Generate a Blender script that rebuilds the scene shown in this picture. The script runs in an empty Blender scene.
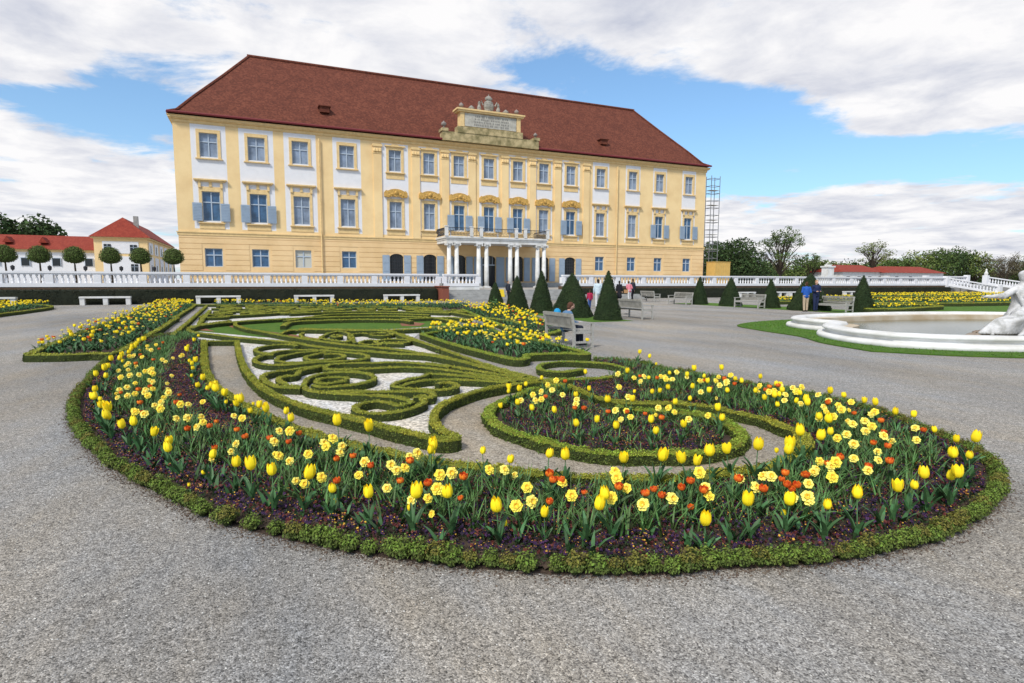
import bpy, math, random
import numpy as np
from mathutils import Matrix, Vector, noise
from mathutils.geometry import tessellate_polygon
R = math.radians
scene = bpy.context.scene
COL = scene.collection
random.seed(7); rng = np.random.default_rng(11)

# ------------------------------------------------------------ camera
cam = bpy.data.cameras.new('camera'); co = bpy.data.objects.new('camera', cam); COL.objects.link(co)
cam.sensor_width = 36; cam.lens = 586.67/1024*36; cam.clip_end = 3000; cam.clip_start = .05
yaw, pit, roll = R(23.61), R(5.976), R(.164)
fw = Vector((math.sin(yaw)*math.cos(pit), math.cos(yaw)*math.cos(pit), -math.sin(pit)))
rt = Vector((math.cos(yaw), -math.sin(yaw), 0)); up = rt.cross(fw)
r2 = rt*math.cos(roll)+up*math.sin(roll); u2 = up*math.cos(roll)-rt*math.sin(roll)
M = Matrix((r2, u2, -fw)).transposed().to_4x4(); M.translation = (0, 0, 1.68); co.matrix_world = M
scene.camera = co
scene.render.resolution_x = 1024; scene.render.resolution_y = 683
scene.view_settings.view_transform = 'Standard'; scene.view_settings.look = 'None'
scene.view_settings.gamma = 1; scene.view_settings.exposure = 0.0
SUN_AZ, SUN_EL = R(232), R(46)          # azimuth clockwise from +Y, where the light comes from

# cloud layout: direction (as seen from the camera), radii, amount; negative opens the blue
SPOTS = [(118, 100, 58, 30, -1.1), (40, 98, 50, 16, -.5), (20, 40, 120, 40, .6), (70, 185, 120, 45, .7), (30, 75, 40, 14, .35), (150, 85, 40, 14, .3), (330, 15, 150, 60, .6), (450, 70, 60, 20, .4), (545, 70, 50, 16, -.7), (680, 118, 110, 26, -1.2), (850, 165, 140, 22, -1.1), (730, 150, 70, 25, -.7), (820, 50, 200, 40, .7), (930, 110, 90, 26, .9), (1000, 175, 50, 14, -.5), (800, 168, 40, 10, 1.0), (930, 190, 60, 10, .5), (860, 225, 260, 24, .7)]
CLOUD_A = (11.6, 11.5, 11.6, 1); CLOUD_B = (6.6, 7.0, 8.3, 1); SKY_TINT = (1.25, 1.85, 2.15, 1)
SUN_E = 3.5; SUN_ANG = 10
PCOLS = [18.5, 19.32, 21.75, 22.63, 25.37, 26.17, 28.65, 29.44]
# ------------------------------------------------------------ sky
w = bpy.data.worlds.new('World'); scene.world = w; w.use_nodes = True
nt = w.node_tree; nt.nodes.clear(); N = nt.nodes; L = nt.links
def wm(op, a, b=None, c=None):
    n = N.new('ShaderNodeMath'); n.operation = op
    for i, v in enumerate((a, b, c)):
        if v is None: continue
        if isinstance(v, (int, float)): n.inputs[i].default_value = v
        else: L.new(v, n.inputs[i])
    return n.outputs[0]
sky = N.new('ShaderNodeTexSky'); sky.sky_type = 'NISHITA'; sky.sun_disc = False
sky.sun_elevation = SUN_EL; sky.sun_rotation = SUN_AZ; sky.air_density = 1.0; sky.dust_density = .6; sky.ozone_density = 2.0
tc = N.new('ShaderNodeTexCoord'); sep = N.new('ShaderNodeSeparateXYZ'); L.new(tc.outputs['Generated'], sep.inputs[0])
X, Y, Z = sep.outputs
az = wm('ARCTAN2', X, Y); el = wm('ARCSINE', Z)
zc = wm('MAXIMUM', wm('ADD', Z, .10), .06)
cmb = N.new('ShaderNodeCombineXYZ'); L.new(wm('DIVIDE', X, zc), cmb.inputs[0]); L.new(wm('DIVIDE', Y, zc), cmb.inputs[1])
def wnoise(scale, det, rough, off):
    mp = N.new('ShaderNodeMapping'); mp.inputs['Location'].default_value = (off, off*.7, off*.3); L.new(cmb.outputs[0], mp.inputs[0])
    n = N.new('ShaderNodeTexNoise'); n.inputs['Scale'].default_value = scale; n.inputs['Detail'].default_value = det
    n.inputs['Roughness'].default_value = rough; n.inputs['Distortion'].default_value = .25; L.new(mp.outputs[0], n.inputs[0]); return n.outputs[0]
def pixdir(u, v):
    d = fw*586.67+r2*(u-512)-u2*(v-341.5); d.normalize(); return math.atan2(d.x, d.y), math.asin(d.z)
dens = wm('ADD', wm('MULTIPLY', wm('SUBTRACT', wnoise(1.3, 10, .62, 3.1), .5), 3.6), .40)
for u, v, ru, rv, amp in SPOTS:
    a0, e0 = pixdir(u, v); sa, se = ru/586.67, rv/586.67
    q = wm('ADD', wm('POWER', wm('DIVIDE', wm('SUBTRACT', az, a0), sa), 2), wm('POWER', wm('DIVIDE', wm('SUBTRACT', el, e0), se), 2))
    dens = wm('ADD', dens, wm('MULTIPLY', wm('EXPONENT', wm('MULTIPLY', q, -1)), amp))
mr = N.new('ShaderNodeMapRange'); mr.interpolation_type = 'SMOOTHSTEP'; mr.inputs[1].default_value = .10; mr.inputs[2].default_value = .62; L.new(dens, mr.inputs[0])
# thick clouds turn greyer underneath
mr2 = N.new('ShaderNodeMapRange'); mr2.inputs[1].default_value = .40; mr2.inputs[2].default_value = .74; L.new(wnoise(2.3, 7, .6, 9.4), mr2.inputs[0])
cc = N.new('ShaderNodeMix'); cc.data_type = 'RGBA'; L.new(mr2.outputs[0], cc.inputs[0])
cc.inputs[6].default_value = CLOUD_A; cc.inputs[7].default_value = CLOUD_B
# pale air near the horizon
hz = wm('ADD', wm('MULTIPLY', wm('EXPONENT', wm('MULTIPLY', wm('MAXIMUM', Z, 0), -9)), .55), .10)
hm = N.new('ShaderNodeMix'); hm.data_type = 'RGBA'; L.new(hz, hm.inputs[0])
sb = N.new('ShaderNodeMix'); sb.data_type = 'RGBA'; sb.blend_type = 'MULTIPLY'; sb.inputs[0].default_value = 1
L.new(sky.outputs[0], sb.inputs[6]); sb.inputs[7].default_value = SKY_TINT
L.new(sb.outputs[2], hm.inputs[6]); hm.inputs[7].default_value = (8.2, 8.9, 9.8, 1)
fm = N.new('ShaderNodeMix'); fm.data_type = 'RGBA'; L.new(mr.outputs[0], fm.inputs[0]); L.new(hm.outputs[2], fm.inputs[6]); L.new(cc.outputs[2], fm.inputs[7])
bg = N.new('ShaderNodeBackground'); bg.inputs[1].default_value = .085; L.new(fm.outputs[2], bg.inputs[0])
wo = N.new('ShaderNodeOutputWorld'); L.new(bg.outputs[0], wo.inputs[0])

sl = bpy.data.lights.new('sun', 'SUN'); sl.energy = SUN_E; sl.angle = R(SUN_ANG); sl.color = (1, .95, .86)
so = bpy.data.objects.new('sun', sl); COL.objects.link(so)
sd = Vector((math.sin(SUN_AZ)*math.cos(SUN_EL), math.cos(SUN_AZ)*math.cos(SUN_EL), math.sin(SUN_EL)))
so.rotation_euler = sd.to_track_quat('Z', 'Y').to_euler(); so.location = sd*80
# ------------------------------------------------------------ materials
MATS = {}
def mat(name, col, rough=.8, var=0., scale=5., bump=0., bscale=None, col2=None, island=0., spec=.3, metal=0., stretch=None, det=5, bdist=.01):
    if name in MATS: return MATS[name]
    m = bpy.data.materials.new(name); m.use_nodes = True; nt = m.node_tree; b = nt.nodes['Principled BSDF']
    b.inputs['Roughness'].default_value = rough; b.inputs['Specular IOR Level'].default_value = spec; b.inputs['Metallic'].default_value = metal
    c4 = (*col, 1); b.inputs['Base Color'].default_value = c4; MATS[name] = m
    src = None
    def coord(st):
        t = nt.nodes.new('ShaderNodeTexCoord'); mp = nt.nodes.new('ShaderNodeMapping'); nt.links.new(t.outputs['Object'], mp.inputs[0])
        if st: mp.inputs['Scale'].default_value = st
        return mp.outputs[0]
    def mixc(fac, a, c2):
        x = nt.nodes.new('ShaderNodeMix'); x.data_type = 'RGBA'; nt.links.new(fac, x.inputs[0])
        if isinstance(a, tuple): x.inputs[6].default_value = a
        else: nt.links.new(a, x.inputs[6])
        x.inputs[7].default_value = c2; return x.outputs[2]
    def ramp(inp, lo, hi):
        r = nt.nodes.new('ShaderNodeMapRange'); r.inputs[1].default_value = lo; r.inputs[2].default_value = hi; nt.links.new(inp, r.inputs[0]); return r.outputs[0]
    cur = c4
    if var or col2:
        n = nt.nodes.new('ShaderNodeTexNoise'); n.inputs['Scale'].default_value = scale; n.inputs['Detail'].default_value = det; n.inputs['Roughness'].default_value = .62
        nt.links.new(coord(stretch), n.inputs[0])
        c2 = (*col2, 1) if col2 else (*[x*(1-var) for x in col], 1)
        cur = mixc(ramp(n.outputs[0], .38, .64), cur, c2)
    if island:
        g = nt.nodes.new('ShaderNodeNewGeometry'); h = nt.nodes.new('ShaderNodeHueSaturation')
        if isinstance(cur, tuple): h.inputs['Color'].default_value = cur
        else: nt.links.new(cur, h.inputs['Color'])
        r = nt.nodes.new('ShaderNodeMapRange'); r.inputs[3].default_value = 1-island; r.inputs[4].default_value = 1+island; nt.links.new(g.outputs['Random Per Island'], r.inputs[0])
        nt.links.new(r.outputs[0], h.inputs['Value'])
        r2_ = nt.nodes.new('ShaderNodeMapRange'); r2_.inputs[3].default_value = .5-.05*island; r2_.inputs[4].default_value = .5+.03*island; nt.links.new(g.outputs['Random Per Island'], r2_.inputs[0]); nt.links.new(r2_.outputs[0], h.inputs['Hue'])
        cur = h.outputs[0]
    if not isinstance(cur, tuple): nt.links.new(cur, b.inputs['Base Color'])
    if bump:
        n = nt.nodes.new('ShaderNodeTexNoise'); n.inputs['Scale'].default_value = bscale or scale*4; n.inputs['Detail'].default_value = 6; nt.links.new(coord(stretch), n.inputs[0])
        bp = nt.nodes.new('ShaderNodeBump'); bp.inputs['Strength'].default_value = bump; bp.inputs['Distance'].default_value = bdist
        nt.links.new(n.outputs[0], bp.inputs['Height']); nt.links.new(bp.outputs[0], b.inputs['Normal'])
    return m

def stones_mat(name, cols, scale, big, rough=.9, bd=.008, spread=.35, big_amt=.25):
    """Loose gravel: Voronoi stones, each with its own tint, over broad worn patches."""
    m = bpy.data.materials.new(name); m.use_nodes = True; nt = m.node_tree; b = nt.nodes['Principled BSDF']; b.inputs['Roughness'].default_value = rough
    b.inputs['Specular IOR Level'].default_value = .2
    t = nt.nodes.new('ShaderNodeTexCoord')
    v = nt.nodes.new('ShaderNodeTexVoronoi'); v.inputs['Scale'].default_value = scale; nt.links.new(t.outputs['Object'], v.inputs[0])
    v2 = nt.nodes.new('ShaderNodeTexVoronoi'); v2.inputs['Scale'].default_value = scale*.37; nt.links.new(t.outputs['Object'], v2.inputs[0])
    s = nt.nodes.new('ShaderNodeSeparateColor'); nt.links.new(v.outputs['Color'], s.inputs[0])
    s2 = nt.nodes.new('ShaderNodeSeparateColor'); nt.links.new(v2.outputs['Color'], s2.inputs[0])
    cr = nt.nodes.new('ShaderNodeValToRGB'); e = cr.color_ramp.elements
    e[0].position = 0; e[0].color = (*cols[0], 1); e[1].position = 1; e[1].color = (*cols[-1], 1)
    for i, c in enumerate(cols[1:-1]):
        q = cr.color_ramp.elements.new((i+1)/(len(cols)-1)); q.color = (*c, 1)
    ad = nt.nodes.new('ShaderNodeMath'); ad.operation = 'MULTIPLY_ADD'; nt.links.new(s2.outputs[0], ad.inputs[0]); ad.inputs[1].default_value = spread
    nt.links.new(s.outputs[0], ad.inputs[2])
    sc = nt.nodes.new('ShaderNodeMath'); sc.operation = 'MULTIPLY'; nt.links.new(ad.outputs[0], sc.inputs[0]); sc.inputs[1].default_value = 1/(1+spread)
    nt.links.new(sc.outputs[0], cr.inputs[0])
    n = nt.nodes.new('ShaderNodeTexNoise'); n.inputs['Scale'].default_value = big; n.inputs['Detail'].default_value = 7; n.inputs['Roughness'].default_value = .6
    mp = nt.nodes.new('ShaderNodeMapping'); mp.inputs['Scale'].default_value = (1, .35, 1); mp.inputs['Rotation'].default_value = (0, 0, R(-68)); nt.links.new(t.outputs['Object'], mp.inputs[0]); nt.links.new(mp.outputs[0], n.inputs[0])
    r = nt.nodes.new('ShaderNodeMapRange'); r.inputs[1].default_value = .3; r.inputs[2].default_value = .7; r.inputs[3].default_value = 1-big_amt; r.inputs[4].default_value = 1+big_amt*.6; nt.links.new(n.outputs[0], r.inputs[0])
    h = nt.nodes.new('ShaderNodeHueSaturation'); nt.links.new(cr.outputs[0], h.inputs['Color']); nt.links.new(r.outputs[0], h.inputs['Value'])
    n3 = nt.nodes.new('ShaderNodeTexNoise'); n3.inputs['Scale'].default_value = big*1.7; n3.inputs['Detail'].default_value = 8; n3.inputs['Roughness'].default_value = .7; nt.links.new(mp.outputs[0], n3.inputs[0])
    r3 = nt.nodes.new('ShaderNodeMapRange'); r3.inputs[1].default_value = .36; r3.inputs[2].default_value = .64; nt.links.new(n3.outputs[0], r3.inputs[0])
    tm = nt.nodes.new('ShaderNodeMix'); tm.data_type = 'RGBA'; nt.links.new(r3.outputs[0], tm.inputs[0]); tm.inputs[6].default_value = (.96, .99, 1.04, 1); tm.inputs[7].default_value = (1.10, 1.0, .86, 1)
    tx = nt.nodes.new('ShaderNodeMix'); tx.data_type = 'RGBA'; tx.blend_type = 'MULTIPLY'; tx.inputs[0].default_value = 1; nt.links.new(h.outputs[0], tx.inputs[6]); nt.links.new(tm.outputs[2], tx.inputs[7])
    nt.links.new(tx.outputs[2], b.inputs['Base Color'])
    bp = nt.nodes.new('ShaderNodeBump'); bp.inputs['Strength'].default_value = .65; bp.inputs['Distance'].default_value = bd; bp.invert = True
    nt.links.new(v.outputs['Distance'], bp.inputs['Height'])
    nt.links.new(bp.outputs[0], b.inputs['Normal'])
    return m

# ------------------------------------------------------------ mesh helpers
class MB:
    def __init__(s): s.v = []; s.f = []; s.m = []; s.n = 0
    def add(s, V, F, mi=0):
        V = np.asarray(V, float).reshape(-1, 3)
        s.v.append(V); s.f += [tuple(int(i)+s.n for i in f) for f in F]; s.m += [mi]*len(F); s.n += len(V); return s
    def box(s, x0, x1, y0, y1, z0, z1, mi=0):
        V = [(x, y, z) for z in (z0, z1) for x, y in ((x0, y0), (x1, y0), (x1, y1), (x0, y1))]
        return s.add(V, [(0, 3, 2, 1), (4, 5, 6, 7), (0, 1, 5, 4), (1, 2, 6, 5), (2, 3, 7, 6), (3, 0, 4, 7)], mi)
    def bar(s, a, b, wx, wz, mi=0):
        a = Vector(a); b = Vector(b); d = (b-a).normalized(); u = Vector((0, 0, 1)) if abs(d.z) < .9 else Vector((1, 0, 0))
        x = d.cross(u).normalized(); y = x.cross(d)
        V = [p+x*sx*wx/2+y*sy*wz/2 for p in (a, b) for sx, sy in ((-1, -1), (1, -1), (1, 1), (-1, 1))]
        return s.add([tuple(p) for p in V], [(0, 3, 2, 1), (4, 5, 6, 7), (0, 1, 5, 4), (1, 2, 6, 5), (2, 3, 7, 6), (3, 0, 4, 7)], mi)
    def lathe(s, prof, c=(0, 0, 0), n=12, mi=0, sq=0., sx=1., sy=1., rot=0.):
        V = []
        for r, z in prof:
            for k in range(n):
                a = 2*math.pi*k/n
                q = 1.0
                if sq: q = 1/((abs(math.cos(a))**sq+abs(math.sin(a))**sq)**(1/sq))
                x, y = r*q*math.cos(a)*sx, r*q*math.sin(a)*sy
                V.append((c[0]+x*math.cos(rot)-y*math.sin(rot), c[1]+x*math.sin(rot)+y*math.cos(rot), c[2]+z))
        F = [(i*n+k, i*n+(k+1) % n, (i+1)*n+(k+1) % n, (i+1)*n+k) for i in range(len(prof)-1) for k in range(n)]
        F.append(tuple(range(n))[::-1]); F.append(tuple((len(prof)-1)*n+k for k in range(n)))
        return s.add(V, F, mi)
    def tube(s, pts, rad, n=7, mi=0):
        pts = [Vector(p) for p in pts]; V = []
        for i, p in enumerate(pts):
            d = (pts[min(i+1, len(pts)-1)]-pts[max(i-1, 0)]).normalized(); u = Vector((0, 0, 1)) if abs(d.z) < .9 else Vector((1, 0, 0))
            x = d.cross(u).normalized(); y = x.cross(d); r = rad[i] if hasattr(rad, '__len__') else rad
            V += [tuple(p+x*math.cos(2*math.pi*k/n)*r+y*math.sin(2*math.pi*k/n)*r) for k in range(n)]
        F = [(i*n+k, i*n+(k+1) % n, (i+1)*n+(k+1) % n, (i+1)*n+k) for i in range(len(pts)-1) for k in range(n)]
        F.append(tuple(range(n))[::-1]); F.append(tuple((len(pts)-1)*n+k for k in range(n)))
        return s.add(V, F, mi)
    def prism(s, poly, y0, y1, mi=0):            # outline in x,z given depth along y
        n = len(poly); V = [(x, y, z) for y in (y0, y1) for x, z in poly]
        return s.add(V, [tuple(range(n)), tuple(range(2*n-1, n-1, -1))]+[(i+n, (i+1) % n+n, (i+1) % n, i) for i in range(n)], mi)
    def slab(s, poly, z0, z1, mi=0):
        n = len(poly); V = [(x, y, z) for z in (z0, z1) for x, y in poly]
        a = sum(poly[i][0]*poly[(i+1) % n][1]-poly[(i+1) % n][0]*poly[i][1] for i in range(n))
        T = tessellate_polygon([[Vector((x, y, 0)) for x, y in poly]])
        F = []
        for t in T:
            p = [Vector((*poly[i], 0)) for i in t]; c = (p[1]-p[0]).cross(p[2]-p[0]).z
            t = t if c > 0 else t[::-1]; F.append(tuple(i+n for i in t)); F.append(tuple(t[::-1]))
        for i in range(n):
            j = (i+1) % n; F.append((i, j, j+n, i+n) if a > 0 else (j, i, i+n, j+n))
        return s.add(V, F, mi)
    def build(s, name, mats, parent=None, smooth=False, loc=None):
        me = bpy.data.meshes.new(name)
        me.from_pydata(np.concatenate(s.v).tolist(), [], s.f)
        mats = mats if isinstance(mats, (list, tuple)) else [mats]
        for m in mats: me.materials.append(m)
        if len(mats) > 1: me.polygons.foreach_set('material_index', s.m)
        if smooth: me.polygons.foreach_set('use_smooth', [True]*len(s.f))
        return link(name, me, parent, loc)
def link(name, me, parent=None, loc=None):
    o = bpy.data.objects.new(name, me); COL.objects.link(o)
    if parent: o.parent = parent
    if loc is not None: o.location = loc
    return o
def tag(o, label=None, cat=None, group=None, kind=None):
    for k, v in (('label', label), ('category', cat), ('group', group), ('kind', kind)):
        if v: o[k] = v
    return o
def empty(name, loc=(0, 0, 0), rz=0., label=None, cat=None, group=None):
    o = bpy.data.objects.new(name, None); COL.objects.link(o); o.location = loc; o.rotation_euler.z = rz; o.empty_display_size = .1
    return tag(o, label, cat, group)
def copy_tree(o, parent=None):
    c = o.copy(); COL.objects.link(c); c.parent = parent
    for ch in list(KIDS.get(o.name, [])): copy_tree(ch, c)
    return c
KIDS = {}
def kids(root):
    """remember the children of a finished prototype (and theirs) so it can be copied quickly"""
    def rec(o):
        ch = [c for c in bpy.data.objects if c.parent == o]; KIDS[o.name] = ch
        for c in ch: rec(c)
    rec(root); return root
def quads_mesh(name, V, k, mats, parent=None, mi=None, smooth=False):
    """V: (n*k,3) consecutive k-gons -> one mesh, fast."""
    V = np.asarray(V, np.float32).reshape(-1, 3); n = len(V)//k
    me = bpy.data.meshes.new(name); me.vertices.add(len(V)); me.vertices.foreach_set('co', V.ravel())
    me.loops.add(n*k); me.loops.foreach_set('vertex_index', np.arange(n*k, dtype=np.int32))
    me.polygons.add(n); me.polygons.foreach_set('loop_start', np.arange(0, n*k, k, dtype=np.int32)); me.polygons.foreach_set('loop_total', np.full(n, k, np.int32))
    mats = mats if isinstance(mats, (list, tuple)) else [mats]
    for m in mats: me.materials.append(m)
    if mi is not None: me.polygons.foreach_set('material_index', np.asarray(mi, np.int32))
    me.update(calc_edges=True)
    return link(name, me, parent)
def join_quads(mb, V, mi=0):
    V = np.asarray(V).reshape(-1, 4, 3); n = len(V)
    base = mb.n; mb.v.append(V.reshape(-1, 3)); mb.f += [(base+4*i, base+4*i+1, base+4*i+2, base+4*i+3) for i in range(n)]; mb.m += [mi]*n; mb.n += 4*n
def leaves(P, Nrm, size, tilt=.9, asp=.6):
    """leaf quads at points P facing roughly along Nrm"""
    P = np.asarray(P, float); Nrm = np.asarray(Nrm, float); n = len(P)
    d = Nrm+rng.normal(0, tilt, (n, 3)); d /= np.linalg.norm(d, axis=1)[:, None]+1e-9
    t = np.cross(d, rng.normal(0, 1, (n, 3))); t /= np.linalg.norm(t, axis=1)[:, None]+1e-9
    b = np.cross(d, t); s = (size*rng.uniform(.6, 1.3, n))[:, None] if np.isscalar(size) else (size*rng.uniform(.6, 1.3, n))[:, None]
    return np.stack([P-t*s, P-b*s*asp+d*s*.1, P+t*s, P+b*s*asp+d*s*.1], 1)
def resample(pts, step):
    P = np.array(pts, float)
    # Catmull-Rom through the traced points
    Q = [2*P[0]-P[1]]+list(P)+[2*P[-1]-P[-2]]; out = []
    for i in range(1, len(Q)-2):
        p0, p1, p2, p3 = Q[i-1], Q[i], Q[i+1], Q[i+2]; n = 10
        for k in range(n):
            t = k/n; out.append(.5*((2*p1)+(-p0+p2)*t+(2*p0-5*p1+4*p2-p3)*t*t+(-p0+3*p1-3*p2+p3)*t**3))
    out.append(P[-1]); out = np.array(out)
    L_ = np.r_[0, np.cumsum(np.linalg.norm(np.diff(out, axis=0), axis=1))]; n = max(int(L_[-1]/step), 2)
    s = np.linspace(0, L_[-1], n+1); return np.stack([np.interp(s, L_, out[:, i]) for i in range(2)], 1), L_[-1]
def inside(P, poly):
    P = np.asarray(P); poly = np.asarray(poly); x, y = P[:, 0], P[:, 1]; r = np.zeros(len(P), bool); j = len(poly)-1
    for i in range(len(poly)):
        xi, yi = poly[i]; xj, yj = poly[j]
        c = ((yi > y) != (yj > y)) & (x < (xj-xi)*(y-yi)/((yj-yi) or 1e-9)+xi); r ^= c; j = i
    return r
def dist_to(P, line):
    line = np.asarray(line); P = np.asarray(P); d = np.full(len(P), 1e9)
    for a, b in zip(line[:-1], line[1:]):
        ab = b-a; t = np.clip(((P-a)@ab)/(ab@ab+1e-12), 0, 1); d = np.minimum(d, np.linalg.norm(P-(a+t[:, None]*ab), axis=1))
    return d
def scatter(poly, n):
    poly = np.asarray(poly); lo, hi = poly.min(0), poly.max(0); out = np.zeros((0, 2))
    while len(out) < n:
        q = rng.uniform(lo, hi, (n*3, 2)); out = np.r_[out, q[inside(q, poly)]]
    return out[:n]
def area(poly):
    p = np.asarray(poly); return abs(np.sum(p[:, 0]*np.roll(p[:, 1], -1)-np.roll(p[:, 0], -1)*p[:, 1]))/2
def fnoise(V, s, amp):
    return np.array([noise.noise(Vector((float(a)*s, float(b)*s, float(c)*s))) for a, b, c in V])*amp
ORD = ['zeroth','first','second','third','fourth','fifth','sixth','seventh','eighth','ninth','tenth','eleventh','twelfth','thirteenth','fourteenth','fifteenth','sixteenth','seventeenth','eighteenth','nineteenth']
TENS = ['','','twenty','thirty','forty','fifty','sixty','seventy','eighty','ninety']
TORD = ['','','twentieth','thirtieth','fortieth','fiftieth','sixtieth','seventieth','eightieth','ninetieth']
def ordw(n):
    if n < 20: return ORD[n]
    if n < 100: return TORD[n//10] if n % 10 == 0 else TENS[n//10]+'-'+ORD[n % 10]
    return 'one hundred and '+ordw(n-100) if n > 100 else 'hundredth'

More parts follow.
